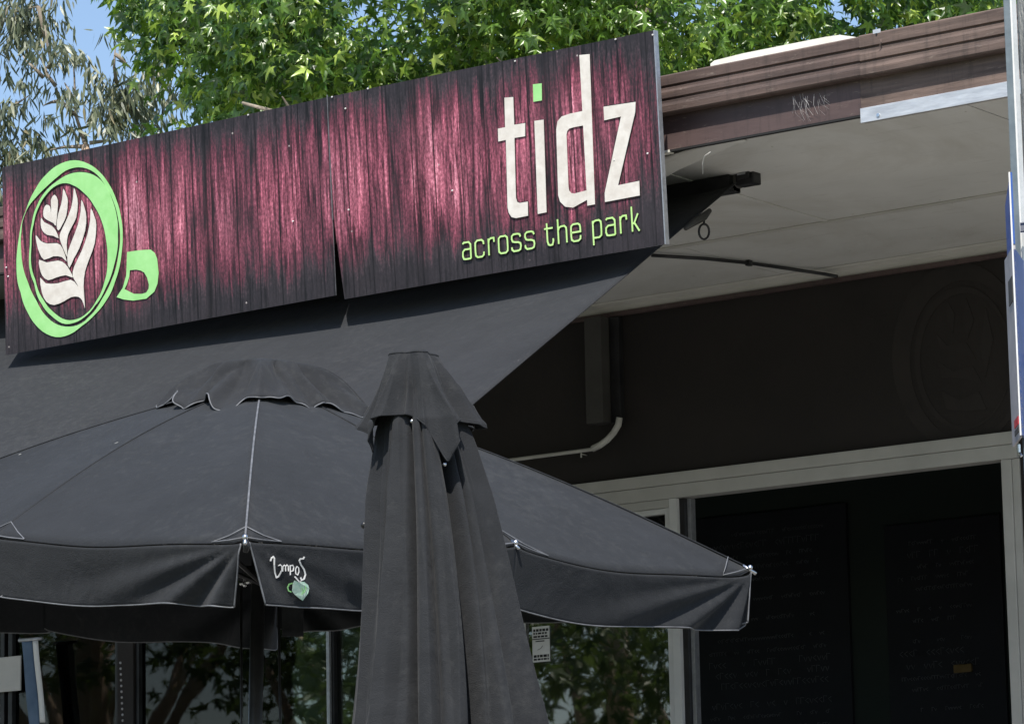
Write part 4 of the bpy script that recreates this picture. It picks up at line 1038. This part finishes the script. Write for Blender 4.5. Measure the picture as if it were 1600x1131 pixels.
gum('slender gum tree with sparse drooping twigs showing against blue sky', [np.array([tb[0], tb[1], ZG]), tb, at(140, 300, DB), at(133, 226, DB)],
    [[(133, 226, 0), (126, 205, .1), (118, 180, 0), (117, 150, 0), (116, 118, .1), (114, 95, 0)], [(118, 180, 0), (104, 168, 0), (92, 150, .1), (87, 135, 0)], [(117, 160, 0), (108, 142, -.1), (101, 130, 0)],
     [(87, 135, 0), (74, 118, 0), (68, 100, .1), (60, 85, 0)], [(74, 108, 0), (80, 95, 0), (82, 88, 0)], [(68, 122, 0), (55, 108, 0), (43, 98, 0), (36, 88, .1)], [(130, 229, 0), (100, 230, .1), (70, 236, 0)], [(80, 95, 0), (74, 70, 0), (70, 40, 0)],
     [(140, 224, 0), (168, 220, 0), (178, 190, .1), (182, 160, .2)], [(182, 130, .1), (178, 105, 0), (180, 75, 0)], [(180, 85, 0), (192, 95, 0), (205, 108, 0)], [(92, 158, 0), (80, 160, 0), (68, 165, 0)]],
    [(100, 75, 16, 8, 42, 0), (118, 80, 22, 10, 60, 0), (95, 95, 16, 10, 38, 0), (128, 88, 8, 12, 22, 0), (112, 92, 14, 12, 36, 0), (85, 132, 10, 13, 52, 0), (104, 128, 6, 12, 14, 0),
     (80, 180, 6, 12, 8, 0), (97, 195, 5, 22, 14, 0), (118, 195, 9, 18, 40, .1), (134, 172, 16, 16, 60, 0), (48, 92, 8, 10, 8, 0), (58, 88, 6, 8, 6, 0), (92, 55, 3, 3, 3, 0), (90, 228, 20, 6, 8, 0), (68, 215, 5, 14, 6, 0), (60, 236, 5, 6, 4, 0),
     (164, 148, 12, 18, 110, 0), (176, 140, 16, 20, 120, .1), (190, 160, 22, 34, 230, .2), (205, 130, 18, 34, 180, .3), (200, 195, 24, 28, 190, .1), (172, 178, 12, 26, 60, 0), (225, 170, 26, 44, 300, .5),
     (178, 60, 14, 10, 16, 0), (170, 68, 10, 7, 9, 0), (186, 80, 8, 10, 10, 0), (160, 60, 6, 6, 4, 0), (178, 95, 5, 5, 8, 0), (250, 130, 30, 60, 300, .8)], DB, .11)

# park trees the cafe windows mirror
def park_tree(x, y, h, lab, sh=None):
    g = empty('park_tree', (x, y, ZG), lab, 'tree', None)
    MB().tube([(x, y, ZG), (x+.15, y, ZG+h*.3), (x-.1, y+.1, ZG+h*.6), (x, y, ZG+h*.9)], [.30, .24, .15, .03], 10).build('trunk', 'gum_bark', g, True)
    for k in range(5):
        a = k*1.26+x; MB().tube([(x, y, ZG+h*.4), (x+math.cos(a)*h*.14, y+math.sin(a)*h*.14, ZG+h*.6), (x+math.cos(a)*h*.24, y+math.sin(a)*h*.24, ZG+h*.8)], [.10, .06, .02], 7).build('limb', 'gum_bark', g, True)
    c = np.array([x, y, ZG+h*.82]); P, T, N, sz = star_crown(c, (h*.34, h*.34, h*.24), 420, 8, .24)
    V, F = scatter(STAR, P, T, N, sz); o = mesh_np('crown', V, F, 'park_leaf', g); o['kind'] = 'stuff'
for (x, y, h, lab) in ((-17.5, 1.5, 6.0, 'small park tree facing the terrace, nearest of those mirrored in the cafe windows'), (-21.5, -1.0, 7.5, 'park tree with tan trunk left of the path, mirrored in the shop glass'),
    (-25.5, 2.5, 8.5, 'tall park tree at the far left, mirrored in the left hand panes'), (-20.5, 4.0, 6.5, 'bushy park tree close to the kerb, mirrored low in the middle panes'), (-24, -7, 9, 'large park tree beyond the path, mirrored behind the nearer ones'), (-31, -3, 9.5, 'farthest tall park tree, dimly mirrored in the cafe windows'), (-19, -11, 8, 'park tree behind the path standing away from the others')):
    park_tree(x, y, h, lab)

# ------------------------------------------------------------------ right edge: post, sign plates, timber pole
QF = .72
pq = ray(1583, 100)*12.9*QF
PO = empty('metal_post', (pq[0], pq[1], ZT), 'slim blue-grey metal post with its lit edge painted white at the far right of the photo', 'post')
MB().bevbox(pq[0]-.013, pq[0]+.0065, pq[1]-.014, pq[1]+.014, ZT, 4.2, .002).build('post_tube', 'postpaint', PO)
MB().bevbox(pq[0]+.007, pq[0]+.0115, pq[1]-.016, pq[1]+.009, ZT, 4.2, .001).build('white_edge', 'whitep', PO)  # white strip paints the lit side face of the post into its colour
e0 = ray(1579.5, 300)*12.55*QF
SP = empty('street_sign', (e0[0], e0[1], 1.2), 'narrow blue and white street sign seen edge-on beside the metal post', 'sign')
def zat(x, y, D): return (ray(x, y)*D)[2]
zt, zm, zb = zat(1579, 268, 12.55*QF), zat(1582, 386, 12.55*QF), zat(1597, 690, 12.55*QF)
def vplate(name, m, off, dep, z0, z1, z1b=None, parent=SP):
    a = np.array([e0[0], e0[1], 0]); b = a+lat*off+dh*dep; z1b = z1 if z1b is None else z1b
    th = np.array([.004, .003, 0])*(1 if off > 0 else 1)
    pts = [a+[0, 0, z0], b+[0, 0, z0], b+[0, 0, z1b], a+[0, 0, z1]]
    return MB().prism(pts, th).build(name, m, parent)
vplate('blue_plate', 'blue', .006, .16, zm+.003, zt, zt-.05)
vplate('white_plate', 'plate', .003, .19, zb, zm)
vplate('back_plate', 'blue', .040, .15, zb, zm-.01)
MB().tube([(e0[0]-.001, e0[1]-.002, zb), (e0[0]-.001, e0[1]-.002, zt)], .0022, 8).build('edge_bead', 'whitep', SP)
for (y0, y1, m_) in ((430, 470, 'darkbox'), (655, 668, 'redp'), (672, 680, 'darkbox')):
    a = np.array([e0[0], e0[1], 0])-dh*.003; o1 = a+lat*.0006+dh*.05-dh*.004; o2 = a+lat*.0018+dh*.13-dh*.004
    za, zc = zat(1580, y1, 12.55*QF), zat(1580, y0, 12.55*QF)
    MB().prism([o1+[0, 0, za], o2+[0, 0, za], o2+[0, 0, zc], o1+[0, 0, zc]], np.array([-.0012, -.0012, 0])).build('printed_mark', m_, SP)
hk = ray(1592, 694)*12.55*QF; MB().tube([hk, hk+np.array([0, 0, -.02]), hk+np.array([.006, 0, -.03])], .004, 6).build('sign_hook', 'chrome', SP)
for zc in (zt-.12, zb+.2): MB().bevbox(e0[0]+.004, pq[0]+.03, pq[1]-.05, pq[1]-.0145, zc, zc+.02, .003).build('sign_clamp', 'edge_metal', SP)
tp_ = ray(1662, 140)*9.9
rows = []
for i in range(80):
    z = ZT+(6.2-ZT)*i/79; rows.append([(tp_[0]+.112*math.cos(a)*(1-.01*z)*(1+.03*math.sin(a*9+.2*math.sin(z))+.02*math.sin(a*23)), tp_[1]+.112*math.sin(a)*(1-.01*z)*(1+.03*math.sin(a*9+.2*math.sin(z))), z) for a in np.linspace(0, 2*math.pi, 49)])
TP = MB().grid(rows).build('timber_pole', 'polewood', None, True, origin=(tp_[0], tp_[1], ZT))
tag(TP, 'weathered grey timber pole cut off by the right edge of the photo', 'pole')

# ------------------------------------------------------------------ window notice, boards, hanging things
def ponY(x, y, Y): return onY(x, y, Y)
nb = [onY(828, 979, YW-.004), onY(855, 978, YW-.004), onY(855, 1032, YW-.004), onY(829, 1034, YW-.004)]
NB = empty('window_notice', nb[3], 'white opening hours card stuck inside the top left corner of the window', 'notice')
x0, x1, z0, z1 = nb[0][0], nb[1][0], nb[2][2], nb[0][2]
MB().box(x0, x1, YW+.0135, YW+.0150, z0, z1).build('card', 'whitep', NB)
h = z1-z0; w = x1-x0; r3 = random.Random(3)
for (a, b) in ((.93, .86), (.83, .78), (.74, .69), (.20, .13), (.10, .05)):
    x = x0+w*.08
    while x < x1-w*.12:
        ww = w*r3.uniform(.08, .2); MB().box(x, min(x+ww, x1-w*.06), YW+.0118, YW+.0132, z0+h*b, z0+h*a).build('print_bar', 'dark', NB); x += ww+w*.05
MB().box(x0, x1, YW+.0118, YW+.0132, z0+h*.635, z0+h*.66).build('print_line', 'dark', NB)
MB().box(x0+w*.2, x0+w*.7, YW+.0118, YW+.0132, z0+h*.57, z0+h*.60).build('print_line', 'darkbox', NB)
MB().tube([(x0+w*.6, YW+.012, z0+h*.45), (x0+w*.5, YW+.012, z0+h*.38), (x0+w*.3, YW+.012, z0+h*.34)], .0012, 4).build('print_line', 'darkbox', NB)

YB = 17.33
def board(xa, xb, ya, lab, seed):
    a, b = onY(xa, ya, YB), onY(xb, ya-(xb-xa)*.11, YB)
    g = empty('menu_board', (a[0], YB, ZV+.9), lab, 'menu board', 'chalk menu boards inside the cafe')
    MB().bevbox(a[0], b[0], YB-.01, YB+.015, ZV+.9, a[2], .004).build('slate', 'board', g)
    rs = random.Random(seed); z = a[2]-.12; mb = MB()
    while z > ZV+1.2:
        x = a[0]+.06+rs.uniform(0, .1); big = rs.random() < .25; hh = .035 if big else .02
        while x < b[0]-.15:
            if rs.random() < .14: x += .05; continue
            w = hh*.6; k = rs.randint(0, 2); yb = YB-.013
            if k == 0: mb.tube([(x, yb, z), (x, yb, z+hh), (x+w, yb, z+hh*.9)], .0016, 3)
            elif k == 1: mb.tube([(x+w, yb, z+hh*.8), (x, yb, z+hh*.5), (x+w, yb, z)], .0016, 3)
            else: mb.tube([(x, yb, z+hh*.7), (x+w*.5, yb, z), (x+w, yb, z+hh*.7)], .0016, 3)
            x += w*1.4
        z -= rs.choice((.06, .07, .11))
    mb.build('chalk_marks', 'chalk', g, kind='stuff'); return g
g1 = board(1085, 1322, 812, 'dark chalk menu board inside the doorway, left of the pair', 2)
g2 = board(1382, 1562, 822, 'dark chalk menu board inside the doorway, right of the pair', 9)
yl = onY(1502, 1043, YB-.05); o = MB().bevbox(yl[0]-.06, yl[0]+.05, YB-.03, YB-.0135, yl[2]-.022, yl[2]+.022, .004).build('price_tag', noisy('ochre_card', (.16, .10, .03), (.24, .16, .06), 20, .6), None)
tag(o, 'small ochre tag fixed low on the right hand menu board', 'tag')

bz = onY(62, 1021, YW-.12)
BN = empty('hanging_banner', bz, 'narrow pale blue cloth banner with white edge hanging at the lower left', 'banner')
def yp(x, y): return onY(x, y, YW-.12)
MB().grid([[yp(x+(y-1015)*.09, y)+np.array([0, .003*math.sin(y*.05+x*.2), 0]) for y in range(1000, 1260, 8)] for x in (35, 42, 48, 52)]).build('cloth', noisy('blue_cloth', (.05, .09, .15), (.09, .14, .21), 6, .8), BN, True, solid=.002)
MB().grid([[yp(x+(y-1015)*.09, y)+np.array([0, .003*math.sin(y*.05+10), 0]) for y in range(1000, 1130, 8)] for x in (52.6, 57, 61)]).build('white_edge', 'white_frame', BN, True, solid=.002)
MB().tube([yp(30, 1000), yp(66, 997)], .01, 8).build('banner_rod', 'edge_metal', BN, True)
a, b = onY(-30, 1030, YW-.03), onY(34, 1078, YW-.03)
o = MB().bevbox(a[0], b[0], YW-.04, YW-.03, b[2], a[2], .003).build('blank_card', 'frame', None, origin=((a[0]+b[0])/2, YW-.03, b[2])); tag(o, 'pale grey panel stuck across the top of the leftmost window', 'panel')
# bead string
BS = empty('bead_string', onY(189, 1050, YW-.03), 'string of small pale beads hanging in front of the dark lower left window', 'beads')
pts = [onY(189+.04*(y-1050), y, YW-.03) for y in range(1035, 1220, 9)]
MB().tube([pts[0], pts[-1]], .0012, 4).build('cord', 'dark', BS)
bm_ = MB().sphere((0, 0, 0), .0075, 4).build('bead', 'plate', None); md_ = bm_.data; bpy.data.objects.remove(bm_)
for i, p in enumerate(pts):
    o = bpy.data.objects.new('bead', md_); C.objects.link(o); o.parent = BS; o.matrix_parent_inverse = BS.matrix_world.inverted(); o.location = tuple(p)
